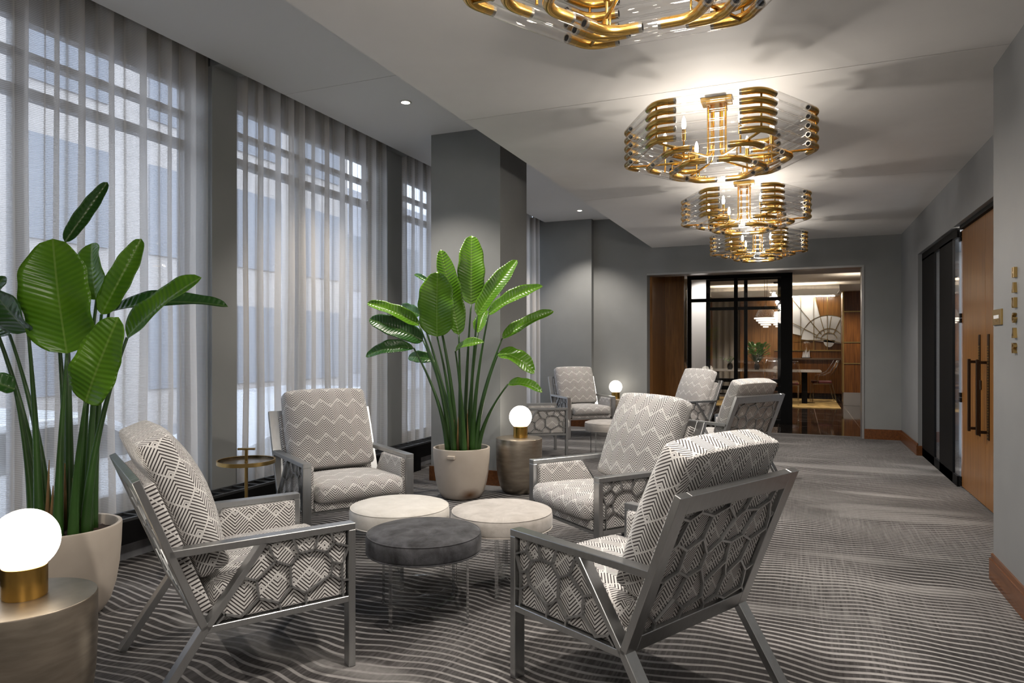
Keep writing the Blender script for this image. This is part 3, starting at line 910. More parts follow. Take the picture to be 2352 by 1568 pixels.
def plant(center, label, leaves, ground_z, scale=1.0, seed=1, rz=0.0):
    x, y = center
    r = empty('potted_plant', (x, y, 0), rz, label, 'potted plant', 'large bird of paradise plants in stoneware pots')
    prof = [(0, 0), (.150, 0), (.176, .012), (.205, .06), (.228, .14), (.243, .24), (.251, .34), (.255, .440), (.253, .447), (.246, .45), (.236, .447), (.233, .43), (.231, .36), (0, .355)]
    MB().lathe(prof, 64).build('pot', M_POT, r, smooth=SM)
    MB().box(-.035, .035, -.285, -.240, .375, .405).build('pot_lug', M_POT, r, bevel=.006, seg=2)
    m = MB(); rnd = random.Random(seed)
    rings, seg = 9, 40
    m.v.append(Vector((0, 0, .415)))
    for i in range(1, rings+1):
        for k in range(seg):
            R = .229*i/rings; t = 2*PI*k/seg
            m.v.append(Vector((R*math.cos(t), R*math.sin(t), .412 - .02*(i/rings)**2 + rnd.uniform(-.006, .008))))
    for k in range(seg): m.f.append([0, 1+k, 1+(k+1) % seg])
    for i in range(rings-1):
        for k in range(seg):
            a = 1+i*seg+k; b = 1+i*seg+(k+1) % seg
            m.f.append([a, a+seg, b+seg, b])
    m.build('soil', M_SOIL, r, smooth=True)
    inv = Matrix.Rotation(-rz, 4, 'Z') @ Matrix.Translation((-x, -y, 0))
    dist = -SY*x + CY*y
    view = Vector((SY, -CY, 0))      # towards the viewer
    for i, L in enumerate(leaves):
        (bu, bv), (tu, tv), wpx, dz, dtip, fx, bend, fold, mat, (rx, ry) = L
        B = inv @ at(bu, bv, dist+dz); Tp = inv @ at(tu, tv, dist+dz+dtip)
        wid = wpx*(dist+dz)/F_PX
        fv = (Matrix.Rotation(-rz, 3, 'Z') @ (view + Vector((CY, SY, 0))*fx[0] + Vector((0, 0, 1))*fx[1]))
        root = Matrix.Rotation(.5-rz, 3, 'Z') @ Vector((rx, ry, .39))
        # stalk: leaves the soil upright, then leans into the leaf
        up = root + Vector((0, 0, 1))*max(.15, (B.z-root.z)*.45) + (B-root)*Vector((1, 1, 0)).length*0
        pts = []
        c1 = root + Vector(((B.x-root.x)*.12, (B.y-root.y)*.12, (B.z-root.z)*.5))
        for k in range(15):
            t = k/14
            pts.append(root*(1-t)**2 + c1*(2*t*(1-t)) + B*(t*t))
        rad = [.020*(1-t)**1.5 + .0075 for t in [k/14 for k in range(15)]]
        MB().tube(pts, rad, 10).build('leaf_stalk', M_STEM, r, smooth=True)
        m, uvs = blade(B, Tp, wid, fv, bend, fold, .15, i+seed*17)
        m.build('leaf', mat, r, smooth=True, uvs=uvs)
    # dry sheaths hugging the stalk bases
    for k in range(5):
        t = k*1.3+seed; R = .075
        m = MB().tube([(R*math.cos(t), R*math.sin(t), .39), (R*1.02*math.cos(t), R*1.02*math.sin(t), .50), (R*.9*math.cos(t), R*.9*math.sin(t), .66+.03*k)], [.013, .011, .002], 6)
        m.build('dry_sheath', M_SHEATH, r, smooth=True)
    return r
G, D = M_LEAF, M_LEAF_SHADE
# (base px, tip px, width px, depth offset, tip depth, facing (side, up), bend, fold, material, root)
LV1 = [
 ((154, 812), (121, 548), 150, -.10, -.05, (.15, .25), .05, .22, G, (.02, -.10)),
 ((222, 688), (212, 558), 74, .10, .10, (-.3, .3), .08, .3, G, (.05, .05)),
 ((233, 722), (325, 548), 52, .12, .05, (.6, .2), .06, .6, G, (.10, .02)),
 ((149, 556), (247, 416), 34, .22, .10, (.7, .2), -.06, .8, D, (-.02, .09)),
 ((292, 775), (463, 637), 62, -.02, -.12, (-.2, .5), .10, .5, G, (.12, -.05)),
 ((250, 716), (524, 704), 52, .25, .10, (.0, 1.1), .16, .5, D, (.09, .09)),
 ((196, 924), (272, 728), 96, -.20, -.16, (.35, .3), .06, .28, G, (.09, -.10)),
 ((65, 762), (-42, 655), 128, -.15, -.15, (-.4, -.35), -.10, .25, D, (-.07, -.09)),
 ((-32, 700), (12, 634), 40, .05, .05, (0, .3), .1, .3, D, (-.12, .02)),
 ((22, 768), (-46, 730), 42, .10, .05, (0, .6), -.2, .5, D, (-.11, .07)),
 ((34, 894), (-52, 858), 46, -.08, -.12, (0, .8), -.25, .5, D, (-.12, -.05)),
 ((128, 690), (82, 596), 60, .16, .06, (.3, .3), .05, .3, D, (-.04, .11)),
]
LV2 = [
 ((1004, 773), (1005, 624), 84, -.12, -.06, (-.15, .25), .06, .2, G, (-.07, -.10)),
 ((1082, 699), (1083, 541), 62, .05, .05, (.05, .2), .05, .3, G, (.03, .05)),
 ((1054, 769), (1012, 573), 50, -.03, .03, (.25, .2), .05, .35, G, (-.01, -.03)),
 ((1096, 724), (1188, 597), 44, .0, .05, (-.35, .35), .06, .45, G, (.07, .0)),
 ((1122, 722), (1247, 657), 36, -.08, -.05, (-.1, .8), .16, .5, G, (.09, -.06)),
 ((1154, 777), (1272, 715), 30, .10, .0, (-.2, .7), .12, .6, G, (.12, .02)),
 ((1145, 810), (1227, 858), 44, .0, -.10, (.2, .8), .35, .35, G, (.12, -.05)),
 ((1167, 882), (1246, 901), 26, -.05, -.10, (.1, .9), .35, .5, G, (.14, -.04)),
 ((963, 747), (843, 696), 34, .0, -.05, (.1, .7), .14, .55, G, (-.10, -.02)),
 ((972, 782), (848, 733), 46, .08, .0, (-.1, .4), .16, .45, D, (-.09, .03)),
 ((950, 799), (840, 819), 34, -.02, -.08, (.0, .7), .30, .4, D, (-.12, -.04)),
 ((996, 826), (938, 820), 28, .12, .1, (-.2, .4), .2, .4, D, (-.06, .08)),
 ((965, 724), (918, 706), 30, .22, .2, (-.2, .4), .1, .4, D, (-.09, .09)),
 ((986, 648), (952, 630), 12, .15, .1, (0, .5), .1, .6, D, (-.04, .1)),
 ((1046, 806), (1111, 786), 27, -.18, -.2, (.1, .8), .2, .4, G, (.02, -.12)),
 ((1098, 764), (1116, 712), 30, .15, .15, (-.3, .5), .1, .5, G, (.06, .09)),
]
plant((-3.42, 2.34), 'tall leafy plant in a stoneware pot behind the nearest globe lamp', LV1, 0, seed=1, rz=3.9)
plant((-2.79, 5.53), 'tall leafy plant in a stoneware pot standing before the grey column', LV2, 0, seed=2, rz=.12)

# ------------------------------------------------------------------ chandeliers of glass tubes
def make_chandelier():
    """origin on the ceiling; hexagonal rings of clear tubes joined by bent brass elbows"""
    r = empty('chandelier')
    r_e, r_g = .0195, .0225
    leg, bend = .112, .062
    RINGS = [(.606, -.160-.055*k) for k in range(5)] + [(.458, -.415), (.304, -.462)]
    # elbow mesh: corner at origin, legs along +-120 degree interior angle, pointing to the centre (-x)
    pts = []
    a = math.radians(60)
    d1 = Vector((-math.cos(a), math.sin(a), 0)); d2 = Vector((-math.cos(a), -math.sin(a), 0))
    tlen = bend
    P1, P2 = d1*tlen, d2*tlen
    pts.append(d1*leg)
    for k in range(11):
        t = k/10
        pts.append(P1*(1-t)**2 + P2*(t*t))
    pts.append(d2*leg)
    e_src = cap_src = None
    tube_src = {}
    for (R, z) in RINGS:
        gl = R - 2*(leg-.032)
        for k in range(6):
            th = k*PI/3
            Me = Matrix.Translation((R*math.cos(th), R*math.sin(th), z)) @ Matrix.Rotation(th, 4, 'Z')
            if e_src is None:
                e_src = MB().tube(pts, r_e, 14).build('elbow', M_BRASS, r, smooth=SM); e_src.matrix_local = Me
                mm = MB()
                for dd in (d1, d2):
                    rr = r_e*.97
                    mm.tube([dd*(leg-.001), dd*(leg+.012), dd*(leg+.0121), dd*(leg+.006), dd*(leg+.0059)], [rr, rr, rr*.62, rr*.60, .0006], 14)
                cap_src = mm.build('ferrule', M_CAPS, e_src, smooth=SM); cap_src.matrix_local = Matrix()
                mm = MB()  # black end discs stand in for the shade inside the hollow pipes
                for dd in (d1, d2): mm.tube([dd*(leg+.010), dd*(leg+.0126)], r_e*.66, 12)
                bore_shade_src = mm.build('bore_shade', M_BLACK, e_src, smooth=SM); bore_shade_src.matrix_local = Matrix()
            else:
                e = inst(e_src, 'elbow', r, Me)
                inst(cap_src, 'ferrule', e, Matrix()); inst(bore_shade_src, 'bore_shade', e, Matrix())
            tm = th + PI/6
            rm = R*math.cos(PI/6)
            Mt = Matrix.Translation((rm*math.cos(tm), rm*math.sin(tm), z)) @ Matrix.Rotation(tm, 4, 'Z')
            if R not in tube_src:
                m = MB()
                n = 18
                for rr, s_ in ((r_g, 1), ):
                    m.tube([(0, -gl/2, 0), (0, gl/2, 0)], rr, n, cap=False)
                m.tube([(0, -gl/2, 0), (0, -gl/2+.002, 0)], r_g+.0006, n, cap=False)
                m.tube([(0, gl/2-.002, 0), (0, gl/2, 0)], r_g+.0006, n, cap=False)
                o = m.build('glass_tube', M_TUBE, r, smooth=True); o.matrix_local = Mt; tube_src[R] = o
            else:
                inst(tube_src[R], 'glass_tube', r, Mt)
    m = MB(); m.box(-.095, .095, -.06, .06, -.03, 0); m.box(-.06, .06, -.095, .095, -.055, -.028)
    m.build('canopy', M_BRASS, r, bevel=.003)
    arm_src = rod_src = sock_src = bulb_src = h1 = h2 = None
    for k in range(6):
        th = k*PI/3
        Mr = Matrix.Rotation(th, 4, 'Z')
        if k == 0:
            zb = -.400
            p = [(.055, 0, -.05), (.055, 0, -.33)]
            for t in range(1, 7):
                a_ = t/6*PI/2
                p.append((.055+.06*(1-math.cos(a_)), 0, -.33-.06*math.sin(a_)))
            p += [(.30, 0, zb+.008), (.575, 0, zb+.010)]
            arm_src = MB().tube(p, .0075, 10).build('arm', M_BRASS, r, smooth=True); arm_src.matrix_local = Mr
            rod_src = MB().tube([(.592, 0, -.388), (.592, 0, -.152)], .006, 8).build('corner_rod', M_BRASS, r, smooth=True); rod_src.matrix_local = Mr
            m = MB(); m.tube([(.335, 0, zb-.045), (.335, 0, -.255)], .0055, 8); m.tube([(.335, 0, -.330), (.335, 0, -.262)], .0125, 12)
            sock_src = m.build('candle_socket', M_BRASS, r, smooth=SM); sock_src.matrix_local = Mr
            bulb_src = MB().lathe([(0, -.262), (.009, -.258), (.0135, -.240), (.0135, -.222), (.009, -.198), (.003, -.180), (0, -.178)], 14, (.335, 0)).build('candle_bulb', M_BULB, r, smooth=True); bulb_src.matrix_local = Mr
            h1 = MB().tube([(.441, 0, -.412), (.441, 0, zb+.006)], .004, 8).build('hanger', M_BRASS, r, smooth=True); h1.matrix_local = Mr
            h2 = MB().tube([(.288, 0, -.460), (.288, 0, zb+.006)], .004, 8).build('hanger', M_BRASS, r, smooth=True); h2.matrix_local = Mr
        else:
            for s_, n in ((arm_src, 'arm'), (rod_src, 'corner_rod'), (sock_src, 'candle_socket'), (bulb_src, 'candle_bulb'), (h1, 'hanger'), (h2, 'hanger')):
                inst(s_, n, r, Mr)
    return r
c0 = make_chandelier()
CL = ['brass and glass tube chandelier cut off by the top of the picture, nearest', 'second brass and glass tube chandelier along the ceiling, shown whole',
      'third brass and glass tube chandelier, overlapping the farthest one below', 'farthest brass and glass tube chandelier, lowest in view above the opening']
for i in range(4):
    c = c0 if i == 0 else copy_tree(c0)
    c.location = (-.488, 2.20+2.45*i, ZC)
    tag(c, CL[i], 'chandelier', 'tube chandeliers along the lounge ceiling')

# ------------------------------------------------------------------ sign letters and plaque on the near right wall
sg = empty('wall_sign', (XN, 4.30, 1.5), 0, 'vertical row of brass letters spelling HANGAR on the grey wall', 'sign')
LET = {
 'H': [[(0, 0), (.28, 0), (.28, 1), (0, 1)], [(.5, 0), (1, 0), (1, 1), (.5, 1)], [(.27, .42), (.51, .42), (.51, .58), (.27, .58)]],
 'A': [[(0, 0), (.2, 0), (.52, 1), (.36, 1)], [(.46, 0), (1, 0), (.74, 1), (.36, 1)], [(.12, .22), (.6, .22), (.6, .38), (.17, .38)]],
 'N': [[(0, 0), (.2, 0), (.2, 1), (0, 1)], [(.2, 1), (0, 1), (.55, 0), (.8, 0)], [(.62, 0), (1, 0), (1, 1), (.62, 1)]],
 'R': [[(0, 0), (.24, 0), (.24, 1), (0, 1)], [(.24, 1), (.7, 1), (.95, .86), (.95, .6), (.7, .46), (.24, .46), (.24, .6), (.6, .62), (.6, .84), (.24, .84)], [(.36, .46), (.66, .46), (1, 0), (.6, 0)]],
}
def arc(c, r0, r1, a0, a1, n=18):
    p = [(c[0]+r1[0]*math.cos(a0+(a1-a0)*i/n), c[1]+r1[1]*math.sin(a0+(a1-a0)*i/n)) for i in range(n+1)]
    q = [(c[0]+r0[0]*math.cos(a0+(a1-a0)*i/n), c[1]+r0[1]*math.sin(a0+(a1-a0)*i/n)) for i in range(n+1)]
    return p, q
for i, chn in enumerate('HANGAR'):
    zt = 1.760-.0785*i-1.5
    m = MB(); wd, ht = .042, .053
    def yz(p): return (.018 - p[0]*wd, zt-ht+p[1]*ht)
    if chn == 'G':
        p, q = arc((.5, .5), (.26, .30), (.5, .5), math.radians(50), math.radians(350))
        n = len(p)-1
        for k in range(n):
            m.prism([yz(p[k]), yz(p[k+1]), yz(q[k+1]), yz(q[k])], 0, -.015, 0)
        m.prism([yz(t) for t in ((.5, .38), (1, .38), (1, .55), (.5, .55))], 0, -.015, 0)
    else:
        for poly in LET[chn]:
            m.prism([yz(t) for t in poly], 0, -.015, 0)
    m.build('letter', M_BRASSD, sg)
pq = empty('room_plaque', (XN, 4.63, 1.512), 0, 'square brass room plaque beside the wooden doors', 'plaque')
MB().box(-.010, .004, -.085, .095, -.042, .046).build('plate', M_BRASSD, pq, bevel=.002)
m = MB()
for k, (a, b) in enumerate(((.062, .040), (.036, .014), (.010, -.016), (-.020, -.044))):
    m.box(-.0115, -.0098, b, a, -.006, .014)
m.build('white_mark', emit('white_sign_print', (.8, .8, .8), .0), pq)
MB().box(-.011, -.0098, -.015, .035, -.022, -.017).build('fine_print', M_BRASS, pq)

# ------------------------------------------------------------------ beyond the opening: the private dining room
YF = 12.94
S(MB().box(-4.6, 2.0, 11.50, 21.5, -.1, -.002).build('floor_dining', M_TILE))
S(MB().box(-4.6, 3.2, 11.505, 21.5, 3.0, 3.1).build('ceiling_dining', plain('warm_ceiling', (.42, .37, .31), .6)))
S(MB().box(-4.6, 3.2, 20.6, 20.8, 0, 3.1).build('wall_dining_back', plain('beige_wallcovering', (.34, .30, .25), .7, noise=.15, nscale=(14, 14, .5))))
S(MB().box(2.0, 2.2, 11.5, 21, 0, 3.1).build('wall_dining_right', M_WOODD))
S(MB().box(-4.6, -4.5, 11.5, 21, 0, 3.1).build('wall_dining_left', plain('beige_plaster', (.40, .36, .31), .7)))
S(MB().box(-3.0, -2.42, YF-.05, YF+.35, 0, 3.0).build('wall_dining_pier', M_WOOD))
# walnut jamb panel inside the opening
S(MB().box(OX0-.05, OX0+.04, YB+.242, YF-.05, 0, 2.63).build('trim_2', M_WOOD))
wp = empty('door_4', (-2.13, YF-.25, 0)); S(wp)
MB().box(-.31, .225, 0, .05, .01, 2.62).build('door_leaf', M_WOOD, wp)
MB().box(-.185, -.16, -.02, .0, 2.1, 2.4).build('door_hinge', M_BRASSD, wp)
S(MB().box(OX0-.3, OX1+.8, YB+.242, YF+.42, 2.635, 3.0).build('ceiling_soffit', plain('soffit_white', (.55, .53, .5), .6)))
# black framed sliding screens
def screen(name, y, xs, zs, x0, x1, base=.0, post=None, label=''):
    r = empty(name, ((x0+x1)/2, y, 0), 0, label, 'glass screen', 'black framed glass screens at the dining room')
    mx = (x0+x1)/2; m = MB()
    for a, b in xs: m.box(a-mx, b-mx, -.03, .03, base, 2.632)
    for a, b in zs: m.box(x0-mx, x1-mx, -.028, .028, a, b)
    m.build('screen_frame', M_BLACK, r)
    MB().box(x0-mx+.01, x1-mx-.01, -.005, .005, base, 2.62).build('screen_glass', M_PANE, r)
def XY(u, y):   # helper: x on a plane y for a photo column
    k = CY + SY*(u-CX)/F_PX; d = y/k
    return -SY*d + CY*(u-CX)/F_PX*d
def ZZ(u, v, y):
    k = CY + SY*(u-CX)/F_PX; d = y/k
    return CAM_H - (v-HOR)*d/F_PX
f0 = [(XY(1579, YF), XY(1588, YF)), (XY(1686, YF), XY(1694.5, YF)), (XY(1793.5, YF), XY(1820, YF))]
zz = [(0, .06), (ZZ(1740, 896, YF), ZZ(1740, 887, YF)), (ZZ(1690, 692, YF), ZZ(1690, 684, YF)), (2.565, 2.632)]
screen('glass_screen', YF, f0, zz, f0[0][0], f0[2][1], 0, label='front black framed glass screen with the wide end post')
Y2 = 13.35
f1 = [(XY(1622, Y2), XY(1631, Y2)), (XY(1709, Y2), XY(1717, Y2))]
zz = [(0, .06), (ZZ(1690, 877, Y2), ZZ(1690, 869, Y2)), (ZZ(1680, 712, Y2), ZZ(1680, 705, Y2)), (2.565, 2.632)]
screen('glass_screen', Y2, f1 + [(-.34, -.16)], zz, f1[0][0], -.16, 0, label='rear black framed glass screen just behind the front one')
S(MB().box(XY(1580, 14.2), XY(1626, 14.2), 14.1, 14.5, 0, 3.0).build('wall_white_pier', plain('white_pier_paint', (.62, .63, .65), .6)))

# right hand walnut column with brass bands
wc = empty('trim_3', (1.36, 17.6, 0)); S(wc)
MB().box(-.40, .64, -.22, .4, .30, 2.62).build('wood_face', M_WOODD, wc)
MB().box(-.405, .64, -.225, .4, 0, .30).build('steel_plinth', plain('plinth_steel', (.50, .47, .43), .3, .8), wc)
for z in (2.14, 1.44, .96): MB().box(-.41, .64, -.232, .0, z-.012, z+.012).build('brass_band', M_BRASSD, wc)
MB().box(-.425, -.395, -.24, .3, .3, 2.62).build('brass_edge', M_BRASSD, wc)

# feature wall: walnut panelling with a white fan
YA = 20.3
def AX(u): return XY(u, YA)
def AZ(u, v): return ZZ(u, v, YA)
S(MB().box(AX(1700), AX(1931), YA, YA+.3, 0, 2.78).build('wall_feature', M_WOOD))
fan = empty('wall_art', (AX(1905), YA, AZ(1905, 790)), 0, 'white sunray fan relief with brass lines on the walnut wall', 'wall art')
def fl(u, v): return (AX(u)-fan.location.x, AZ(u, v)-fan.location.z)
MB().prism([fl(1821, 668), fl(1868, 668), fl(1884, 729), fl(1884, 781), fl(1821, 766)], 1, -.03, 0).build('ray_panel', M_WHITE, fan)
cpx = (1904, 781)
rim = [fl(cpx[0]+64*math.cos(t), cpx[1]-57*math.sin(t)) for t in [math.radians(-8+i*6) for i in range(32)]]
rim = [(min(p, fl(1931, 0)[0]), q) for p, q in rim]
MB().prism(rim, 1, -.045, -.031).build('fan_half', M_WHITE, fan)
MB().prism([fl(cpx[0]+13*math.cos(t), cpx[1]+16*math.sin(t)) for t in [math.radians(i*12) for i in range(16)]], 1, -.045, -.0).build('fan_hub', M_WHITE, fan)
m = MB()
def wl(p, q, w=.013): m.bar((fl(*p)[0], -.05, fl(*p)[1]), (fl(*q)[0], -.05, fl(*q)[1]), .012, w, side=(0, 1, 0))
for (p, q) in (((1839, 668), (1839, 830)), ((1869, 668), (1869, 830)), ((1900, 668), (1900, 830)), ((1821, 689), (1887, 768)), ((1821, 742), (1879, 771)),
               ((1868, 668), (1894, 766)), ((1909, 727), (1903, 766)), ((1929, 735), (1914, 767)), ((1821, 781), (1893, 781)), ((1821, 815), (1929, 815)), ((1868, 772), (1929, 787))):
    wl(p, q)
for R in (64, 30, 19):
    pp = [(cpx[0]+R*math.cos(math.radians(a)), cpx[1]-R*.9*math.sin(math.radians(a))) for a in range(175, 4, -9)]
    for a, b in zip(pp[:-1], pp[1:]):
        if max(a[0], b[0]) < 1930: wl(a, b, .012)
m.build('brass_lines', M_BRASSD, fan)
# light cove over the feature wall
S(MB().box(AX(1640), 1.0, YA-.75, YA-.70, 2.70, 2.84).build('trim_4', M_WHITE))
T5 = S(MB().box(AX(1640), 1.0, YA-.75, YA+.1, 2.68, 2.70).build('trim_5', M_WHITE))
S(MB().box(.86, 2.0, 17.1, 17.15, 2.62, 2.74).build('trim_6', M_WHITE))
S(MB().box(.86, 2.0, 17.1, 18.2, 2.60, 2.62).build('trim_7', M_WHITE))
M_COVE = emit('cove_strip', (1, .93, .82), 16.0)
cv = empty('cove_light', (0, YA-.5, 2.72), 0, 'long strip light hidden in the ceiling cove above the walnut wall', 'ceiling light')
MB().box(AX(1640), .95, -.06, .06, 0, .02).build('strip', M_COVE, cv)
cv2 = empty('cove_light', (1.4, 17.5, 2.64), 0, 'strip light hidden in the ceiling cove above the banded walnut column', 'ceiling light')
MB().box(-.5, .55, -.06, .06, 0, .02).build('strip', M_COVE, cv2)
# glowing strip added under the cove to brighten the relief
MB().box(AX(1850)-.9, AX(1850)+.7, YA-.37, YA-.33, 2.663, 2.681).build('relief_fill_strip', emit('relief_fill_strip', (1, .92, .8), 26.0), T5)
# counter
cb = empty('sideboard', ((AX(1800)+AX(1935))/2, YA-.28, 0), 0, 'long walnut sideboard against the feature wall', 'sideboard')
hw = (AX(1938)-AX(1760))/2
MB().box(-hw, hw, -.26, .26, .12, 1.0).build('cabinet_body', M_WOODD, cb)
MB().box(-hw, hw, -.30, .27, 1.0, 1.035).build('counter_top', plain('counter_bronze', (.22, .15, .10), .3, .5), cb)
MB().box(-hw, hw, .20, .27, 1.035, 1.22).build('upstand', M_WOODD, cb)
MB().box(-hw, hw, .18, .275, 1.22, 1.25).build('brass_rail', M_BRASSD, cb)
# glass cloche with folded napkins
cz = 1.036; cxx, cyy = XY(1852, 20.0)+.0, 20.02
ck = empty('glass_cloche', (cxx, cyy, cz), 0, 'tall glass cloche on the walnut sideboard', 'cloche')
n = 12
MB().lathe([(.125, .0), (.125, .33)] + [(.125*math.cos(i*PI/2/n), .33+.115*math.sin(i*PI/2/n)) for i in range(1, n)] + [(0, .445)], 32).build('dome', M_TUBE, ck, smooth=True)
MB().lathe([(0, -.0), (.135, 0), (.135, .012), (0, .012)], 32).build('base', M_BLACK, ck)
nk = empty('folded_napkins', (cxx, cyy, cz+.013), 0, 'white pointed napkins folded under the glass cloche', 'napkins')
for k in range(5):
    x = -.085+k*.036
    MB().prism([(x-.022, 0), (x+.030, 0), (x+.018+(k % 2)*.012, .17+.05*((k*7) % 3)), (x+.006, .14)], 1, -.03+.012*(k % 3), -.018+.012*(k % 3)).build('napkin', M_WHITE, nk)

# dining table, rug, chairs
rg = MB().box(-2.6, .857, 16.4, 19.1, 0, .012).build('area_rug', plain('golden_abstract_rug', (.34, .22, .07), .9, noise=.85, nscale=(5, 9, 5)))
tag(rg, 'gold and black abstract rug under the dining table', 'rug')
tb = empty('dining_table', (-.9, 17.8, 0), 0, 'long pale stone dining table on black legs behind the glass screen', 'table')
MB().box(-1.25, 1.40, -.5, .5, .745, .785).build('table_top', plain('pale_stone', (.42, .39, .35), .15, noise=.2), tb, bevel=.004)
for x in (-1.0, 1.04): MB().box(x-.06, x+.06, -.30, .30, .012, .745).build('leg', M_BLACK, tb)
M_GHOST = thin_glass('smoke_clear_plastic', (.93, .91, .88), refl=1.2, rough=.06, base=.16)
def ghost_chair():
    r = empty('dining_chair')
    MB().box(-.23, .23, -.22, .22, .43, .455).build('seat', M_GHOST, r, bevel=.01, seg=2)
    MB().box(-.215, .215, -.20, .21, .456, .505).build('seat_pad', plain('dark_red_pad', (.10, .012, .012), .6), r, bevel=.018, seg=3)
    for x in (-1, 1):
        MB().tube([(x*.21, .20, .43), (x*.205, .23, 0)], .018, 8, r_end=.013).build('leg', M_GHOST, r, smooth=True)
        MB().tube([(x*.20, -.20, .43), (x*.205, -.31, 0)], .018, 8, r_end=.013).build('leg', M_GHOST, r, smooth=True)
        p = [(x*.245, .14, .45), (x*.255, .10, .63), (x*.255, -.02, .655), (x*.25, -.14, .72), (x*.23, -.23, .85), (x*.20, -.31, .99)]
        MB().tube(p, .013, 8).build('armrest', M_GHOST, r, smooth=True)
    m = MB()
    for i in range(9):
        for j in range(7):
            t = -1+2*i/8; z = .48 + j*.085
            m.v.append(Vector((t*(.225-.004*j), -.185 - .024*j - .03*(1-t*t) - (.01*j*j*.1), z)))
    for i in range(8):
        for j in range(6):
            a = i*7+j; m.f.append([a, a+7, a+8, a+1])
    o = m.build('backrest', M_GHOST, r, smooth=True); s_ = o.modifiers.new('thick', 'SOLIDIFY'); s_.thickness = .008
    return r
g0 = ghost_chair()
GC = [((.52, 18.05), PI/2+.12, 'clear plastic dining chair at the right end of the table, facing left', None),
      ((-.20, 17.12), 0.0, 'clear plastic dining chair tucked in beside the wide black post', None),
      ((-.95, 17.12), 0.0, 'clear plastic dining chair tucked in below the pendant lights', None),
      ((-2.35, 17.75), -PI/2-.1, 'clear plastic dining chair at the left end of the table', None),
      ((-.55, 18.55), PI, 'clear plastic dining chair on the far side of the table', None)]
for i, (p, a, lb, g_) in enumerate(GC):
    o = g0 if i == 0 else copy_tree(g0)
    o.location = (p[0], p[1], .018); o.rotation_euler = (0, 0, a)
    tag(o, lb, 'chair', 'clear dining chairs round the dining table')
# greenery standing on the table
def bouquet(x, y, z, n, hgt, spread, label, seed):
    r = empty('leafy_plant', (x, y, z), 0, label, 'potted plant')
    MB().lathe([(0, 0), (.05, 0), (.07, .05), (.06, .12), (.045, .14), (.05, .15), (.04, .15), (.04, .01)], 24).build('vase', plain('dark_vase', (.03, .03, .03), .2), r, smooth=SM)
    rnd = random.Random(seed)
    for k in range(n):
        a = rnd.uniform(0, 2*PI); l = rnd.uniform(.5, 1)*spread; h = rnd.uniform(.45, 1)*hgt
        b = Vector((.01*math.cos(a), .01*math.sin(a), .13)); tip = Vector((l*math.cos(a), l*math.sin(a), h+.1))
        mid = b.lerp(tip, .55) + Vector((0, 0, .05))
        MB().tube([b, mid], .004, 5).build('stem', M_STEM, r)
        m, uv = blade(b.lerp(tip, .72) + Vector((0, 0, .04)), tip, .075, (0, 0, 1), .1, .3, 0, k, 6, 4)
        m.build('leaf', M_LEAF, r, smooth=True, uvs=uv)
bouquet(-.93, 17.85, .786, 95, .60, .34, 'bright green leafy plant on the dining table', 4)
bouquet(-1.55, 17.75, .786, 16, .22, .26, 'low trailing green plant at the left of the dining table', 9)
# crystal pendants
M_CRYS = emit('lit_crystal', (1, .92, .78), 1.1)
def pendant():
    r = empty('pendant_light')
    MB().box(-.16, .16, -.10, .10, -.03, 0).build('canopy', M_BRONZE, r)
    for x in (-.035, .035): MB().tube([(x, 0, -.02), (x*.3, 0, -.72)], .006, 6).build('rod', M_CAPS, r)
    MB().lathe([(0, -.68), (.04, -.70), (.17, -.80), (.23, -.93), (.23, -.95)], 24).build('frame_top', M_TUBE, r, smooth=SM)
    for k, (R, z) in enumerate(((.26, -.97), (.215, -1.02), (.165, -1.07), (.115, -1.12), (.06, -1.17))):
        MB().lathe([(R-.02, z), (R, z), (R, z-.028), (R-.02, z-.028)], 24, close=True).build('crystal_tier', M_CRYS, r, smooth=SM)
    return r
p0 = pendant()
for i, (x, y, z, lb) in enumerate(((-.70, 17.2, 2.99, 'tiered crystal pendant seen whole through the glass screen'), (-.42, 18.9, 2.99, 'tiered crystal pendant partly hidden behind the black post'))):
    o = p0 if i == 0 else copy_tree(p0); o.location = (x, y, z)
    tag(o, lb, 'pendant light', 'crystal pendants over the dining table')
# long beige curtain behind the table
m = MB(); k = 0
xs = [AX(1640)-2.2 + i*.045 for i in range(75)]
for z in (.02, 2.66):
    for i, x in enumerate(xs): m.v.append(Vector((x, 20.45+.04*math.sin(i*1.57), z)))
nx = len(xs)
for i in range(nx-1): m.f.append([i, i+1, nx+i+1, nx+i])
o = m.build('drape', plain('beige_drape', (.38, .335, .27), .8), smooth=True)
tag(o, 'long beige drape on the back wall of the dining room', 'curtain')
wd = MB().box(-2.55, -2.2, 19.6, 19.9, 0, 2.7).build('wall_dining_post', M_WOODD); S(wd)

# ------------------------------------------------------------------ lights
def lamp(name, typ, loc, energy, col, rot=(0, 0, 0), **kw):
    l = bpy.data.lights.new(name, typ); l.energy = energy; l.color = col
    for k, v in kw.items(): setattr(l, k, v)
    o = bpy.data.objects.new(name, l); COL.objects.link(o); o.location = loc; o.rotation_euler = rot
    return o
WARM = (1.0, .91, .81)
for i, y in enumerate((.05, 5.19, 10.38)):
    lamp('downlight_beam', 'SPOT', (-3.165, y, ZS-.02), 120, WARM, spot_size=1.75, spot_blend=.6, shadow_soft_size=.03)
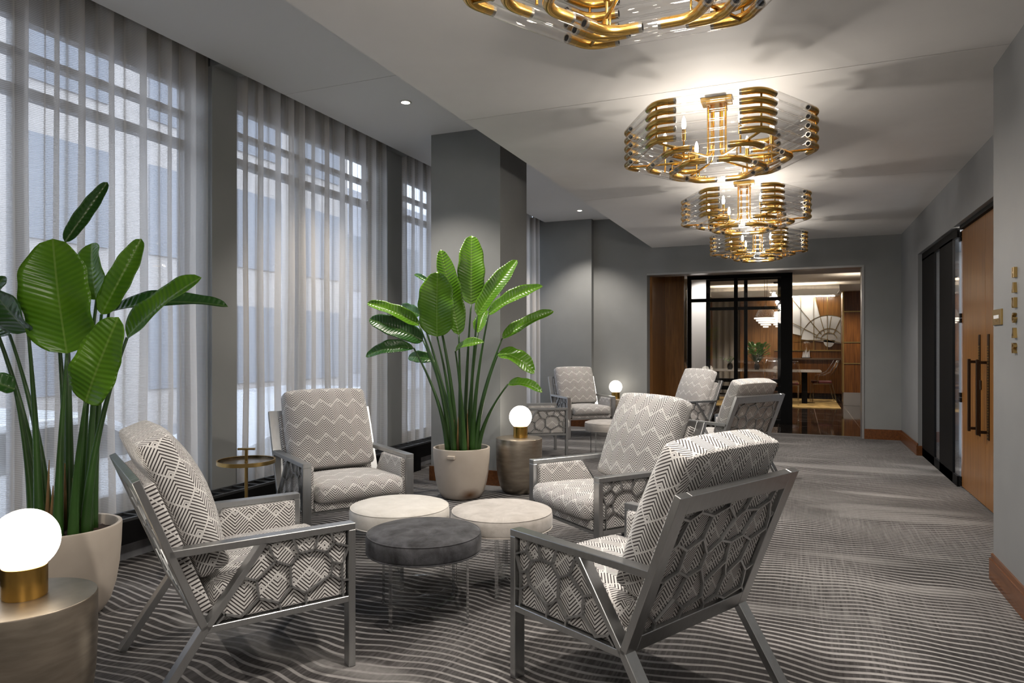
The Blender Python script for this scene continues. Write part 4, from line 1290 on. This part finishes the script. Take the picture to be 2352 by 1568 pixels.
# dining room ceiling spots; the first is added to brighten the white pier
for x, y in ((-1.75, 13.65), (-.2, 14.8), (-1.6, 15.6), (.9, 16.3), (-.6, 19.0)):
    lamp('dining_spot', 'SPOT', (x, y, 2.97), 110, WARM, spot_size=1.9, spot_blend=.6, shadow_soft_size=.03)
lamp('hall_fill_light', 'POINT', (1.9, 7.5, 2.3), 40, WARM, shadow_soft_size=.08)  # unseen lamp added to brighten the wall behind the door glass
# unseen fill lamp added behind the camera, for the rest of the lounge's light
lamp('lounge_fill', 'POINT', (-.488, -.25, 2.45), 45, (1.0, .92, .83), shadow_soft_size=.3)

for i in range(4):  # fill lamps added inside each chandelier, besides its own glowing bulbs
    lamp('chandelier_fill_spot', 'SPOT', (-.488, 2.20+2.45*i, 2.545), 88, (1.0, .92, .83), spot_size=2.75, spot_blend=.9, shadow_soft_size=.06)
    lamp('chandelier_fill_point', 'POINT', (-.488, 2.20+2.45*i, 2.50), 12, (1.0, .92, .83), shadow_soft_size=.05)
w = bpy.data.worlds.new('overcast_day'); sc.world = w; w.use_nodes = True
nt = w.node_tree; bg = nt.nodes['Background']
bg.inputs[0].default_value = (.72, .83, 1.0, 1); bg.inputs[1].default_value = 2.8

# ------------------------------------------------------------------ camera
cam = bpy.data.cameras.new('camera'); co = bpy.data.objects.new('camera', cam); COL.objects.link(co)
cam.sensor_fit = 'HORIZONTAL'; cam.sensor_width = 36.0
cam.lens = 36.0*F_PX/2352.0
cam.shift_y = (HOR-784.0)/2352.0
cam.clip_start = .05; cam.clip_end = 200
co.location = (0, 0, CAM_H); co.rotation_euler = (PI/2, 0, YAW)
sc.camera = co
vs = sc.view_settings
vs.view_transform = 'Standard'; vs.look = 'None'; vs.exposure = 0.72; vs.gamma = 1.0
try: vs.use_curve_mapping = False
except Exception: pass
cy = sc.cycles
cy.max_bounces = 12; cy.diffuse_bounces = 4; cy.glossy_bounces = 6; cy.transmission_bounces = 10; cy.transparent_max_bounces = 36
cy.caustics_reflective = False; cy.caustics_refractive = False
cy.sample_clamp_indirect = 6.0
try: cy.use_denoising = True
except Exception: pass
